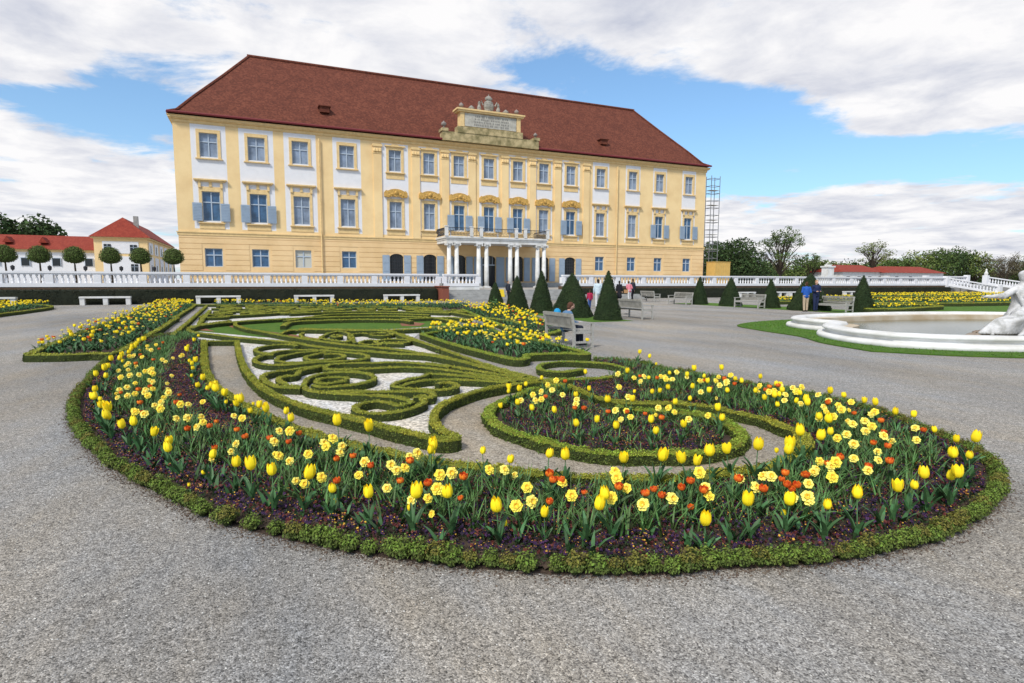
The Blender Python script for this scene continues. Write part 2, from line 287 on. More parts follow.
# traced layout of the garden, world metres
D={'ring_left':[(-1.43,19.46),(-1.97,20.03),(-2.44,19.53),(-2.73,18.14),(-2.82,15.99),(-2.76,13.95),(-2.61,12.23),(-2.47,10.99),(-2.41,10.33),(-2.24,9.27),(-1.96,8.08),(-1.64,7.12),(-1.37,6.44)],
'ring_front':[(-1.36,6.4),(-1.21,6.04),(-0.99,5.63),(-0.72,5.16),(-0.48,4.72),(-0.28,4.39),(-0.09,4.17),(0.17,3.88),(0.4,3.65),(0.66,3.43),(0.83,3.3),(0.96,3.2),(1.09,3.09),(1.28,3.0),(1.49,2.85),(1.65,2.78),(1.81,2.7),(1.93,2.65),(2.14,2.57),(2.28,2.54),(2.49,2.49),(2.73,2.41),(2.94,2.35),(3.16,2.3)],
'ring_right':[(3.16,2.3),(3.38,2.28),(3.61,2.27),(3.91,2.25),(4.14,2.28),(4.49,2.33),(4.94,2.44),(5.41,2.61),(5.81,2.84),(6.18,3.12),(6.42,3.42),(6.47,3.59),(6.71,4.02),(7.07,4.67),(7.21,5.31),(7.21,6.03),(7.08,6.84),(6.95,7.84),(6.87,8.48),(6.79,8.84),(6.92,9.27),(6.93,9.72),(6.62,10.09),(6.26,10.35)],
'inner':[(-1.25,16.98),(-1.03,13.85),(-0.85,11.57),(-0.67,10.14),(-0.51,9.25),(-0.33,8.55),(-0.15,7.92),(0.06,7.3),(0.44,6.3),(0.82,5.65),(1.07,5.25),(1.44,4.77),(1.72,4.5),(1.99,4.26),(2.28,4.04),(2.56,3.88),(2.83,3.74),(3.16,3.63),(3.55,3.59),(3.92,3.59),(4.31,3.67),(4.66,3.83),(4.98,4.07),(5.17,4.33),(5.2,4.5),(5.29,4.92),(5.23,5.29),(5.16,5.69),(4.79,6.01),(4.55,6.14),(4.31,6.28),(4.19,6.57),(4.18,6.95),(4.24,7.47),(4.11,7.94),(3.87,8.34)],
'eye':[(4.18,7.37),(4.03,7.52),(3.72,7.56),(3.24,7.23),(2.77,6.82),(2.51,6.43),(2.37,5.95),(2.4,5.51),(2.53,5.07),(2.71,4.69),(2.93,4.43),(3.24,4.28),(3.39,4.23),(3.57,4.15),(3.85,4.14),(4.18,4.2),(4.49,4.41),(4.68,4.72),(4.8,5.03),(4.76,5.31),(4.51,5.65),(4.27,5.84),(4.12,6.12)],
'hedges':{'spiral':([(5.28,8.94),(4.83,8.81),(4.6,9.03),(4.63,9.39),(4.95,9.83),(5.4,9.97),(5.75,9.74),(6.05,9.42),(6.09,8.89),(5.92,8.48),(5.54,8.13),(5.11,8.03),(4.57,8.1),(4.03,8.32),(3.89,8.57),(3.8,8.72)],0.122,0.075),
'fan_edge':([(3.76,18.24),(3.69,15.27),(3.8,13.67),(3.83,11.54),(3.85,9.92),(3.95,8.94),(4.03,8.42),(4.0,8.05)],0.144,0.08),
'oval_low':([(-1.62,22.73),(-1.92,21.67),(-1.91,20.41),(-1.65,19.37),(-1.25,18.69),(-0.46,17.26),(0.24,16.26),(0.89,15.21),(1.12,14.56),(1.67,13.52),(2.2,12.86),(2.7,12.22),(3.25,11.72),(3.55,10.69),(3.72,9.57),(3.93,8.48)],0.144,0.1),
'oval_second':([(0.21,24.51),(-0.55,23.91),(-0.67,22.36),(-0.33,20.39),(0.15,19.02),(0.6,17.61),(1.24,15.99),(1.81,14.64),(2.36,13.78),(2.86,12.94),(3.27,11.99),(3.53,11.18)],0.144,0.1),
'fan_a':([(2.94,10.81),(3.31,9.96),(3.58,9.22),(3.92,8.47)],0.122,0.075),
'long_leaf':([(4.04,8.15),(3.78,8.44),(3.45,8.88),(3.15,9.52),(2.8,10.12),(2.35,10.43),(1.82,10.47),(1.4,10.52),(1.11,10.67),(1.13,11.02),(1.27,11.28),(1.6,11.29),(2.13,11.14),(2.5,11.07),(2.93,10.57),(3.18,10.07)],0.122,0.075),
'fan_b':([(2.57,9.41),(2.65,9.51),(3.03,9.14),(3.37,8.68),(3.69,8.24)],0.122,0.075),
'scroll_right':([(2.6,9.46),(2.45,9.28),(2.22,9.14),(1.95,8.86),(1.82,8.63),(1.92,8.42),(2.09,8.26),(2.32,8.06),(2.56,8.06),(2.72,8.26),(2.71,8.51),(2.59,8.58),(2.47,8.47)],0.122,0.075),
'scroll_right_in':([(1.92,8.5),(2.12,8.74),(2.44,8.9),(2.67,8.86),(2.98,8.69),(3.31,8.43),(3.53,8.2)],0.122,0.075),
'big_edge':([(3.93,7.96),(3.42,7.9),(2.98,7.73),(2.55,7.43),(2.16,7.05),(1.91,6.63),(1.77,6.2),(1.72,5.78),(1.77,5.52),(1.74,5.38),(1.6,5.41),(1.52,5.55),(1.31,5.92),(1.09,6.38),(0.84,6.85),(0.77,6.99),(0.49,7.55),(0.18,8.5),(-0.04,9.62),(-0.22,11.31),(-0.36,13.66),(-0.47,16.41)],0.144,0.09),
'cross_bar':([(-1.13,16.54),(-0.48,16.28)],0.144,0.06),
'shell_top':([(0.85,14.64),(0.8,15.05),(0.47,15.18),(0.11,14.88),(-0.04,14.31),(0.04,13.69),(0.27,13.46),(0.45,13.81),(0.79,13.91),(1.3,13.61),(1.78,12.98),(2.07,12.45),(1.99,11.85),(1.6,11.66),(1.05,11.66),(0.52,11.52),(0.15,11.68),(-0.04,12.18),(-0.04,12.69),(0.12,13.17),(0.31,13.17)],0.122,0.075),
'shell_mid':([(1.22,13.49),(0.75,13.26),(0.4,12.7),(0.35,12.17),(0.59,11.79),(0.95,11.71)],0.122,0.075),
'ring_small':([(1.34,13.16),(1.11,12.9),(0.89,12.5),(0.93,12.1),(1.21,11.93),(1.54,12.11),(1.65,12.49),(1.52,12.86),(1.28,12.85)],0.122,0.075),
'shell_low':([(1.11,11.16),(0.61,10.9),(0.25,10.72),(0.07,10.37),(0.08,9.9),(0.21,9.29),(0.32,9.11),(0.57,8.96)],0.122,0.075),
'shell_low_in':([(1.13,11.11),(0.88,10.92),(0.67,10.69),(0.57,10.21),(0.38,10.13),(0.29,9.81),(0.41,9.24),(0.59,9.06)],0.122,0.075),
'volute':([(1.17,8.34),(0.79,8.5),(0.62,8.86),(0.65,9.44),(0.8,9.95),(1.11,10.24),(1.5,10.15),(1.71,9.77),(1.68,9.31),(1.44,9.0),(1.1,8.87),(0.84,8.93),(0.74,9.13)],0.122,0.075),
'volute_core':([(1.27,9.41),(1.29,9.63),(1.1,9.75),(0.91,9.68),(0.81,9.41),(0.9,9.2),(1.13,9.25),(1.24,9.34)],0.122,0.075),
'vine_up':([(0.76,8.51),(1.04,8.43),(1.71,8.17),(2.11,8.01),(2.2,7.77),(2.12,7.55),(1.97,7.69),(1.91,7.53)],0.122,0.075),
'vine_low':([(0.76,8.51),(1.03,8.29),(1.38,8.02),(1.68,7.73),(1.78,7.48),(1.78,7.33),(1.6,7.21),(1.52,7.44),(1.38,7.58),(1.17,7.48),(1.07,7.25),(1.11,7.01),(1.31,6.87),(1.58,6.9),(1.89,7.18),(1.98,7.45),(1.95,7.7)],0.122,0.075),
'arch_left':([(0.61,17.98),(0.9,19.04),(1.37,19.14),(2.04,18.87),(2.63,18.35),(3.21,18.12),(3.65,17.67),(3.82,16.31)],0.144,0.075),
'leaf_pair':([(1.27,18.34),(1.14,17.63),(1.23,16.67),(1.55,16.12)],0.122,0.075),
'diamond':([(1.55,16.54),(1.92,17.82),(2.3,18.47),(2.48,17.6),(2.33,15.8),(2.04,15.32),(1.73,16.05),(1.55,16.54)],0.122,0.075),
'diamond_core':([(1.9,16.94),(2.07,17.36),(2.17,16.84),(1.98,16.59),(1.9,16.94)],0.122,0.075),
'arc_mid':([(2.26,14.85),(2.3,16.24),(2.46,17.2),(2.85,17.55),(3.01,17.28)],0.122,0.075),
'bar_mid':([(3.01,17.28),(3.35,17.51),(3.68,17.01),(3.25,16.55),(2.96,17.0)],0.122,0.075),
'claw':([(2.8,14.27),(2.37,14.62),(2.42,15.16),(2.72,15.44),(2.91,15.24)],0.122,0.075),
'claw_b':([(3.33,14.23),(2.8,14.63),(2.82,15.12),(3.28,15.5),(3.64,15.07),(3.44,14.56),(2.91,14.85)],0.122,0.075),
'edge_mid':([(3.71,16.75),(3.8,16.22),(3.78,13.83),(3.79,12.66)],0.144,0.075),
'oval_top':([(-1.93,20.82),(-1.74,22.06),(-0.89,23.35),(0.86,24.56),(2.8,25.17),(4.82,24.98),(6.56,23.44),(6.7,20.56),(5.79,18.64),(4.08,18.03),(2.91,18.29),(1.24,19.35)],0.16,0.21),
'oval_core':([(0.81,20.83),(1.19,22.71),(2.21,23.17),(3.7,23.21),(5.07,22.37),(5.3,21.39)],0.16,0.175),
'border_left_a':([(-2.61,38.4),(-2.37,28.72),(-2.22,22.74),(-2.14,18.53)],0.16,0.112),
'border_left_b':([(-2.08,32.7),(-1.84,23.61),(-1.62,22.75),(-0.9,24.38)],0.16,0.14),
'cross_top':([(-3.75,41.73),(-2.65,40.21),(2.5,38.06),(6.9,35.71)],0.16,0.14),
'bed_l1':([(-4.29,14.77),(-3.69,14.56),(-3.18,14.56),(-2.69,14.76),(-2.75,18.45),(-2.76,21.14),(-2.88,25.15),(-2.88,26.73),(-3.18,27.53)],0.16,0.14),
'bed_l1_out':([(-4.29,14.77),(-4.51,17.87),(-4.7,22.33),(-5.03,30.13),(-5.47,42.51),(-4.84,45.92)],0.16,0.14),
'bed_l2':([(-3.0,27.46),(-3.1,31.13),(-3.33,39.38),(-3.84,42.78)],0.16,0.14),
'bed_l3':([(-10.17,26.86),(-10.27,32.52),(-10.16,35.2),(-10.39,40.24),(-12.73,45.07)],0.16,0.14),
'bed_r1':([(4.31,16.27),(4.31,13.54),(4.43,11.84),(4.59,10.45),(4.89,10.45),(5.13,10.9),(5.94,10.84),(6.37,10.58),(6.52,11.72),(6.56,12.75),(6.56,15.9),(6.96,18.64),(4.31,16.27)],0.16,0.126),
'bed_r2':([(9.95,29.34),(8.72,23.34),(7.77,18.82),(7.14,15.32),(7.73,15.08),(8.9,16.53),(10.16,20.09),(11.61,25.61),(13.44,33.37)],0.16,0.14)},'white_gravel':[(4.05,8.19),(3.52,8.12),(3.07,7.95),(2.62,7.64),(2.23,7.26),(1.96,6.82),(1.82,6.37),(1.77,5.95),(1.75,5.56),(1.56,5.71),(1.34,6.08),(1.12,6.57),(0.8,7.19),(0.5,7.77),(0.19,8.74),(-0.04,9.9),(-0.22,11.64),(-0.37,14.05),(-0.49,16.88),(-1.2,17.17),(-2.25,19.43),(-2.36,25.89),(-2.63,39.15),(2.44,37.31),(6.64,34.39),(8.62,28.91),(8.19,23.13),(4.74,18.13),(3.81,15.73),(3.9,14.06),(3.95,11.9),(3.96,10.19),(4.15,8.67)],
'oval_lawn':[(-2.14,23.01),(-1.92,24.39),(-0.99,25.81),(0.95,27.15),(3.1,27.82),(5.32,27.61),(7.25,25.91),(7.4,22.73),(6.4,20.6),(4.51,19.92),(2.51,19.86),(1.25,19.58),(0.86,17.69),(0.08,18.48),(-0.58,19.58),(-1.41,20.83),(-1.93,21.63)],
'soil_red1':[(-2.03,22.52),(-1.86,23.86),(-1.45,23.94),(-1.6,22.35),(-1.22,20.95),(-1.69,21.54)],
'soil_red2':[(-0.89,22.98),(-0.62,23.88),(-0.2,21.36),(0.93,18.98),(1.84,16.7),(1.12,17.59),(-0.19,19.78)],
'soil_red3':[(5.03,22.19),(5.65,22.81),(5.92,21.85),(5.43,20.73),(4.82,20.97)],
'bed_l1':[(-4.62,15.89),(-3.96,15.62),(-3.41,15.58),(-2.91,15.97),(-2.91,19.52),(-2.93,22.45),(-3.07,28.42),(-5.02,47.56),(-5.7,44.25),(-5.34,31.93),(-4.99,23.69),(-4.75,18.82)],
'bed_l2':[(-3.19,29.17),(-3.42,40.39),(-4.08,45.38),(-5.0,45.71)],
'bed_l3':[(-11.24,29.69),(-11.04,34.94),(-11.05,38.3),(-11.16,43.21),(-13.27,46.97),(-17.35,50.09)],
'bed_r1':[(4.55,17.18),(4.61,14.5),(4.73,12.64),(4.88,11.12),(5.32,11.27),(5.5,11.64),(6.34,11.58),(6.85,11.37),(6.97,13.54),(6.98,16.91),(7.36,19.72)],
'bed_r2':[(10.28,30.33),(9.12,24.43),(8.21,19.89),(7.46,16.01),(8.08,15.76),(9.25,17.18),(10.44,20.64),(12.07,26.62),(13.75,34.13)],
'strip':[(-2.26,39.96),(2.41,36.88),(3.66,32.8),(7.39,32.55),(11.24,31.72),(13.14,37.49),(2.76,42.06),(-2.43,43.08)],
'tulip_outer':[(-2.126,10.631),(-2.059,9.745),(-1.909,8.852),(-1.727,8.176),(-1.616,7.694),(-1.487,7.28),(-1.381,6.951),(-1.138,6.464),(-1.054,6.31),(-0.914,6.059),(-0.759,5.763),(-0.608,5.324),(-0.389,5.037),(-0.196,4.821),(-0.073,4.583),(0.069,4.351),(0.239,4.221),(0.421,4.043),(0.631,3.771),(0.859,3.545),(1.097,3.468),(1.34,3.242),(1.594,3.133),(1.799,3.008),(2.021,2.998),(2.403,2.618),(2.801,2.655),(3.073,2.623),(3.296,2.507),(3.438,2.398),(3.916,2.485),(4.157,2.525),(4.342,2.506),(4.655,2.588),(4.567,2.487),(5.027,2.675),(5.261,2.748),(5.638,2.981),(5.904,3.209),(6.092,3.499),(-2.194,11.281),(-2.219,11.799),(-2.247,12.369),(-2.278,13.001),(-2.312,13.703),(-2.317,14.275),(-2.339,15.017),(-2.343,15.835)],
'tulip_low':[(-0.519,4.979),(-0.419,5.21),(0.23,4.343),(0.474,4.107),(0.888,3.719),(1.365,3.281),(2.552,2.747),(3.202,2.727),(1.425,4.995),(-0.065,7.711),(4.216,3.741)],
'tulip_inner':[(-1.383,16.674),(-1.3,15.105),(-1.304,14.132),(-1.205,12.727),(-1.055,11.547),(-0.959,10.928),(-0.929,10.072),(-0.737,9.09),(-0.641,8.728),(-0.569,8.399),(-0.46,7.932),(-0.391,7.824),(-0.188,7.312),(-0.08,7.095),(-0.005,6.948),(0.227,6.525),(0.309,6.221),(0.688,5.624),(0.891,5.253),(1.344,4.837),(1.298,4.549),(1.2,4.525),(1.676,4.43),(1.762,4.167),(2.038,3.995),(2.201,3.964),(2.626,3.806),(2.823,3.661),(3.027,3.536),(3.051,3.489),(3.294,3.553),(3.513,3.565),(3.733,3.513),(3.848,3.422),(3.987,3.404),(4.259,3.571),(4.418,3.627),(4.515,3.586),(4.771,3.689),(5.141,3.975),(5.386,4.216),(5.594,4.531)],
'tulip_back':[(6.45,3.953),(6.401,4.099),(6.542,4.381),(6.624,4.594),(6.616,4.884),(6.704,5.182),(6.609,5.894),(5.119,6.347),(5.247,6.115),(5.401,5.913),(4.796,5.492),(5.527,5.662),(5.734,5.469),(5.714,5.253),(5.548,4.873),(4.519,5.533),(5.846,7.293),(6.103,6.878),(6.53,6.554),(6.571,5.863),(5.348,7.118),(4.065,5.786),(4.631,6.509),(4.695,6.192),(3.785,5.81)],
'tulip_eye':[(3.423,7.223),(3.765,7.487),(2.84,5.829),(2.907,5.505),(2.936,4.994),(3.155,5.107),(3.2,4.772),(4.051,6.61),(3.66,6.271),(3.598,4.748),(3.448,4.524),(3.851,4.577),(4.659,4.911),(4.393,4.644),(2.964,6.941),(3.041,6.908),(3.105,6.882),(2.749,6.092),(2.621,6.182)],
'daff_band':[(-2.14,12.814),(-1.912,11.661),(-1.969,11.169),(-2.155,14.454),(-1.935,13.628),(-1.62,12.152),(-1.489,12.547),(-1.813,10.033),(-1.662,10.143),(-1.736,10.233),(-1.654,9.212),(-1.607,8.696),(-1.493,8.734),(-1.597,10.577),(-1.428,10.195),(-1.355,9.648),(-1.483,9.784),(-1.244,10.272),(-1.349,8.739),(-1.231,8.475),(-1.129,8.474),(-1.144,8.951),(-1.281,7.684),(-1.149,7.274),(-1.042,7.848),(-0.819,7.576),(-0.796,7.799),(-0.821,6.869),(-0.72,6.841),(-0.634,6.877),(-0.516,6.755),(-0.261,6.868),(-0.178,6.713),(-0.2,5.665),(-0.403,5.453),(0.188,5.918),(0.259,5.769),(0.103,5.333),(0.192,5.062),(-1.941,12.64),(-1.583,10.905),(-2.162,14.89),(-0.967,7.354),(0.661,5.232),(0.628,5.305),(0.287,4.454),(0.653,4.45),(1.103,4.71),(1.162,4.643),(0.916,4.374),(0.995,4.414),(1.158,4.05),(1.126,3.754),(1.014,3.599),(1.321,4.081),(1.807,4.075),(1.719,3.62),(1.548,3.392),(1.621,3.387),(1.998,3.645),(1.921,3.397),(2.419,3.599),(2.386,3.46),(2.405,3.42),(2.487,3.116),(2.885,3.171),(2.796,3.012),(3.217,3.238),(3.156,3.018),(3.413,3.087),(3.599,2.891),(3.37,2.738),(3.976,3.166),(2.134,3.104),(3.029,3.318),(6.692,5.72),(6.324,5.348),(6.008,5.014),(6.245,5.636),(6.498,5.153),(6.079,4.77),(6.239,4.851),(6.447,4.678),(6.28,4.29),(6.015,4.44),(5.804,4.221),(5.538,4.165),(5.767,3.986),(5.608,3.821),(5.371,3.775),(5.109,3.746),(4.882,3.519),(6.012,3.68),(5.604,3.402),(5.243,3.428),(4.447,3.326),(4.481,3.237),(4.323,3.028),(3.975,3.177),(4.061,3.14),(4.134,3.109),(3.855,2.879),(3.597,2.894),(3.378,2.744),(3.41,3.093),(4.92,3.324),(6.455,6.874),(5.975,6.173),(6.064,6.395),(6.147,5.856),(6.311,5.848),(5.355,6.013),(5.416,6.801),(5.81,7.143),(5.987,7.069),(5.608,7.226),(4.361,5.293),(4.174,5.415),(4.179,4.89)],
'daff_eye':[(3.953,7.391),(3.539,6.791),(3.688,7.211),(3.377,6.746),(3.194,6.4),(3.568,6.502),(3.451,5.911),(3.627,5.408),(3.797,5.501),(3.549,5.206),(4.517,6.677),(4.985,7.433),(5.138,6.979),(5.202,7.268),(4.158,5.392),(2.977,6.491)],
'red_band':[(-0.932,7.655),(-0.429,6.738),(-0.465,6.353),(-0.188,6.198),(-0.094,5.83),(0.076,5.681),(0.23,5.508),(-1.891,14.068),(-1.339,9.128),(-1.938,15.327),(0.539,4.897),(0.672,4.907),(0.816,4.506),(0.942,4.14),(1.059,4.455),(1.087,3.939),(1.362,3.993),(1.92,3.626),(1.916,3.628),(2.071,3.488),(2.498,3.287),(2.377,3.176),(2.444,3.148),(2.73,3.218),(2.815,3.276),(2.746,3.081),(2.632,2.985),(3.121,3.132),(3.57,3.084),(3.437,2.916),(3.801,3.089),(3.521,2.911),(4.357,3.179),(4.522,3.089),(3.809,3.089),(3.577,3.086),(3.43,2.912),(4.581,2.921),(4.989,3.279),(5.544,3.673),(5.813,3.898),(6.127,4.359),(6.249,5.75),(6.022,6.676),(6.077,6.127),(6.543,5.749),(6.162,5.677),(5.383,7.012)],
'red_eye':[(3.317,5.761),(3.331,5.671),(3.555,5.399),(3.779,5.36),(3.897,5.27),(3.791,4.868),(4.013,7.264),(3.291,6.418)],
'rim':[(17.42,15.07),(19.1,16.24),(21.86,16.58),(24.94,16.57),(29.31,15.0)],
'band_close':[(6.31,9.82),(6.31,9.24),(6.15,8.77),(5.68,8.37),(5.2,8.24),(4.69,8.18)],
'far_zone':[(-2.61,38.73),(-2.23,26.78),(-1.01,27.63),(1.02,29.09),(3.38,30.37),(6.82,30.05),(8.41,26.27),(10.04,28.34),(10.81,31.88),(2.41,36.88)],
'far_lines':[[(0.99,23.42),(3.0,26.97),(5.2,26.94),(7.01,25.05)],[(5.21,22.96),(6.47,23.12),(7.39,23.09),(7.59,21.43)],[(1.42,28.38),(3.25,29.17),(5.6,29.04),(8.29,26.19)],[(-1.19,27.44),(0.17,28.45),(1.49,29.65)],[(7.55,28.81),(8.54,26.99),(8.58,22.98),(8.82,20.36),(8.34,17.99)]],
'right_beds':[([(41.73,38.3),(54.34,40.23),(42.1,30.97),(33.92,30.93)],
'bed between the right topiary cones'),([(67.08,47.61),(80.27,48.26),(93.64,47.17),(87.41,39.82),(74.07,33.73),(60.91,34.76),(52.82,37.47)],
'farthest bed on the right'),([(45.39,32.01),(53.88,30.74),(61.04,27.77),(51.9,23.59),(43.39,24.11),(38.22,26.79)],
'middle bed on the right'),([(34.61,24.38),(38.77,23.54),(36.93,21.57),(31.36,20.3),(29.71,20.92)],
'nearest bed on the right')],
'right_lawns':[[(51.95,36.85),(59.89,34.18),(71.88,32.73),(62.61,28.49),(54.7,31.21),(46.34,32.86)],[(37.63,26.52),(42.55,23.64),(50.81,23.09),(42.43,18.32),(33.86,16.97),(27.15,19.1)]]}
PATHPOLY=[(-1.27,17.2),(-1.05,14.02),(-0.86,11.71),(-0.68,10.27),(-0.52,9.36),(-0.34,8.66),(-0.15,8.02),(0.06,7.39),(0.44,6.38),(0.83,5.72),(1.08,5.32),(1.46,4.83),(1.74,4.56),(2.02,4.31),(2.31,4.09),(2.59,3.93),(2.87,3.78),(3.2,3.68),(3.59,3.64),(3.97,3.64),(4.37,3.72),(4.72,3.88),(5.04,4.13),(5.24,4.39),(5.27,4.56),(5.36,4.99),(5.3,5.35),(5.22,5.76),(4.85,6.08),(4.61,6.22),(4.36,6.36),(4.24,6.66),(4.23,7.04),(4.29,7.57),(4.17,8.04),(4.05,8.19),(3.52,8.12),(3.07,7.95),(2.62,7.64),(2.23,7.26),(1.96,6.82),(1.82,6.37),(1.77,5.95),(1.82,5.68),(1.79,5.53),(1.65,5.57),(1.56,5.71),(1.34,6.08),(1.12,6.57),(0.87,7.05),(0.8,7.19),(0.5,7.77),(0.19,8.74),(-0.04,9.9),(-0.22,11.64),(-0.37,14.05),(-0.49,16.88)]
# ------------------------------------------------------------ palette
gravel = stones_mat('gravel', [(.048, .047, .046), (.165, .160, .153), (.27, .263, .252), (.355, .346, .332), (.60, .59, .57)], 130, .35, big_amt=.3)
gravel_tan = stones_mat('gravel_tan', [(.10, .09, .075), (.24, .215, .18), (.33, .30, .25), (.50, .46, .40)], 85, .5)
gravel_white = stones_mat('gravel_white', [(.16, .16, .155), (.46, .455, .44), (.60, .595, .58), (.78, .775, .76)], 34, .6, spread=.15, big_amt=.06)
soil = mat('soil', (.045, .030, .022), .95, scale=9, col2=(.085, .058, .042), bump=1, bscale=60, bdist=.02)
soil_red = mat('soil_red', (.26, .10, .055), .95, scale=3, col2=(.17, .085, .05), bump=.6)
grass = mat('grass', (.060, .15, .010), .9, scale=3, col2=(.10, .19, .016), bump=1, bscale=120, bdist=.03)
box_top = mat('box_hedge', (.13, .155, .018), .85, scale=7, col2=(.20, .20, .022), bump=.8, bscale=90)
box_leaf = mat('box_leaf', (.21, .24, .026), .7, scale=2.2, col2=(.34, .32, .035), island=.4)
box_leaf2 = mat('box_leaf_young', (.17, .27, .026), .7, scale=6, col2=(.27, .33, .04), island=.5)
box_leaf3 = mat('box_leaf_dull', (.12, .13, .020), .75, scale=3, col2=(.19, .15, .03), island=.5)
box_leaf4 = mat('box_leaf_fresh', (.10, .165, .022), .75, scale=3, col2=(.15, .20, .03), island=.5)
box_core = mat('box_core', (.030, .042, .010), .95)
box_side = mat('box_leaf_old_shaded', (.065, .100, .018), .75, scale=4, col2=(.10, .125, .022), island=.5)  # older leaves on sides and foot, with their shade painted in as a darker green
yew = mat('yew', (.014, .026, .010), .95)
yew_leaf = mat('yew_leaf', (.022, .042, .014), .85, scale=1.5, col2=(.035, .058, .018), island=.5)
hedge_dark = mat('hedge_dark', (.012, .016, .010), .95, scale=2, col2=(.02, .024, .014), bump=.5)
hedge_leaf = mat('hedge_leaf', (.020, .028, .014), .9, scale=.7, col2=(.036, .034, .018), island=.4)
white = mat('white_render', (.74, .74, .77), .8, .05, 2)
stone_w = mat('white_stone', (.70, .70, .70), .75, scale=1.6, col2=(.56, .55, .52), bump=.4)
stone_g = mat('grey_stone', (.36, .36, .35), .85, .25, 2, bump=.3)
ochre = mat('ochre_render', (.84, .63, .335), .85, scale=.35, col2=(.74, .53, .27), bump=.1)
ochre_d = mat('ochre_trim', (.76, .55, .27), .8, .15, 3)
ochre_o = mat('ochre_base', (.80, .57, .31), .85, scale=.45, col2=(.71, .49, .25))
def roof_mat(name, c1, c2, c3):
    m = mat(name, c1, .85); nt = m.node_tree; b = nt.nodes['Principled BSDF']
    t = nt.nodes.new('ShaderNodeTexCoord'); mp = nt.nodes.new('ShaderNodeMapping'); mp.inputs['Scale'].default_value = (1, 1, 1); nt.links.new(t.outputs['Object'], mp.inputs[0])
    v = nt.nodes.new('ShaderNodeTexVoronoi'); v.inputs['Scale'].default_value = 6.5; v.inputs['Randomness'].default_value = .8; nt.links.new(mp.outputs[0], v.inputs[0])
    s = nt.nodes.new('ShaderNodeSeparateColor'); nt.links.new(v.outputs['Color'], s.inputs[0])
    cr = nt.nodes.new('ShaderNodeValToRGB'); e = cr.color_ramp.elements; e[0].color = (*c1, 1); e[1].color = (*c3, 1); q = e.new(.5); q.color = (*c2, 1)
    n = nt.nodes.new('ShaderNodeTexNoise'); n.inputs['Scale'].default_value = .9; n.inputs['Detail'].default_value = 8; n.inputs['Roughness'].default_value = .7; nt.links.new(t.outputs['Object'], n.inputs[0])
    a = nt.nodes.new('ShaderNodeMath'); a.operation = 'MULTIPLY_ADD'; nt.links.new(s.outputs[0], a.inputs[0]); a.inputs[1].default_value = .55
    a2 = nt.nodes.new('ShaderNodeMath'); a2.operation = 'MULTIPLY_ADD'; nt.links.new(n.outputs[0], a2.inputs[0]); a2.inputs[1].default_value = 1.1; a2.inputs[2].default_value = -.3
    nt.links.new(a2.outputs[0], a.inputs[2]); nt.links.new(a.outputs[0], cr.inputs[0]); nt.links.new(cr.outputs[0], b.inputs['Base Color'])
    return m
roof_m = roof_mat('roof_tiles', (.070, .020, .012), (.12, .033, .019), (.19, .060, .034))
roof_b = roof_mat('bright_roof_tiles', (.17, .024, .015), (.23, .034, .020), (.31, .060, .034))
gutter_m = mat('gutter_red', (.17, .025, .03), .6)
glass_g = mat('window_blind', (.26, .33, .45), .3, .45, .9, spec=.5)
glass_d = mat('window_glass', (.05, .13, .26), .12, .4, 2, spec=.6)
glass_k = mat('dark_glass', (.012, .016, .022), .15, spec=.5)
sash = mat('sash_grey', (.40, .47, .56), .6)
shut = mat('shutter_blue', (.30, .38, .48), .7, .1, 2)
ironm = mat('wrought_iron', (.03, .03, .035), .5)
redw = mat('brown_red_paint', (.22, .07, .045), .7)
wallbrown = mat('brown_wall', (.12, .075, .045), .9, .3, 3)
wood_g = mat('weathered_wood', (.42, .41, .38), .8, .35, 6, stretch=(1, 8, 8), bump=.3)
wood_l = mat('weathered_wood_dark', (.30, .29, .26), .85, .3, 6)
leaf_blue = mat('tulip_leaf', (.050, .125, .045), .55, island=.45, spec=.3)
leaf_long = mat('daffodil_leaf', (.075, .155, .042), .55, island=.6, spec=.25)
yel = mat('yellow_petal', (.94, .72, .014), .6, island=.12)
pale = mat('pale_petal', (.90, .80, .17), .6, island=.12)
pale2 = mat('lemon_petal', (.92, .78, .09), .6, island=.15)
coro = mat('corona_yellow', (.88, .56, .05), .6, island=.1)
redp = mat('red_petal', (.62, .060, .012), .6, scale=60, col2=(.80, .22, .02), island=.25)
purple = mat('pansy_purple', (.032, .012, .048), .7, island=.8)
pansy_y = mat('pansy_yellow', (.46, .25, .03), .7, island=.4)
pansy_o = mat('pansy_rust', (.10, .022, .018), .7, island=.6)
pansy_leaf = mat('pansy_leaf', (.022, .048, .014), .7, island=.5)
marble = mat('marble', (.60, .60, .61), .75, scale=5, col2=(.33, .33, .32), bump=.8, bscale=14, bdist=.02)
rock = mat('rock', (.20, .15, .11), .9, scale=3, col2=(.34, .30, .26), bump=1, bdist=.05)
bark = mat('bark', (.06, .045, .032), .95, .3, 8)

# ------------------------------------------------------------ ground
def sheet(name, poly, z, m, kind='structure', th=None, label=None, cat=None):
    b = MB(); b.slab([tuple(p) for p in poly], z-.02 if th is None else z-th, z); o = b.build(name, m); tag(o, kind=kind); 
    return o
sheet('ground', [(-900, -300), (1500, -300), (1500, 1500), (-900, 1500)], 0, gravel, th=.5)
terr = MB(); terr.box(-120, 200, 47.25, 260, .01, .85); tag(terr.build('terrace', stone_g), kind='structure')
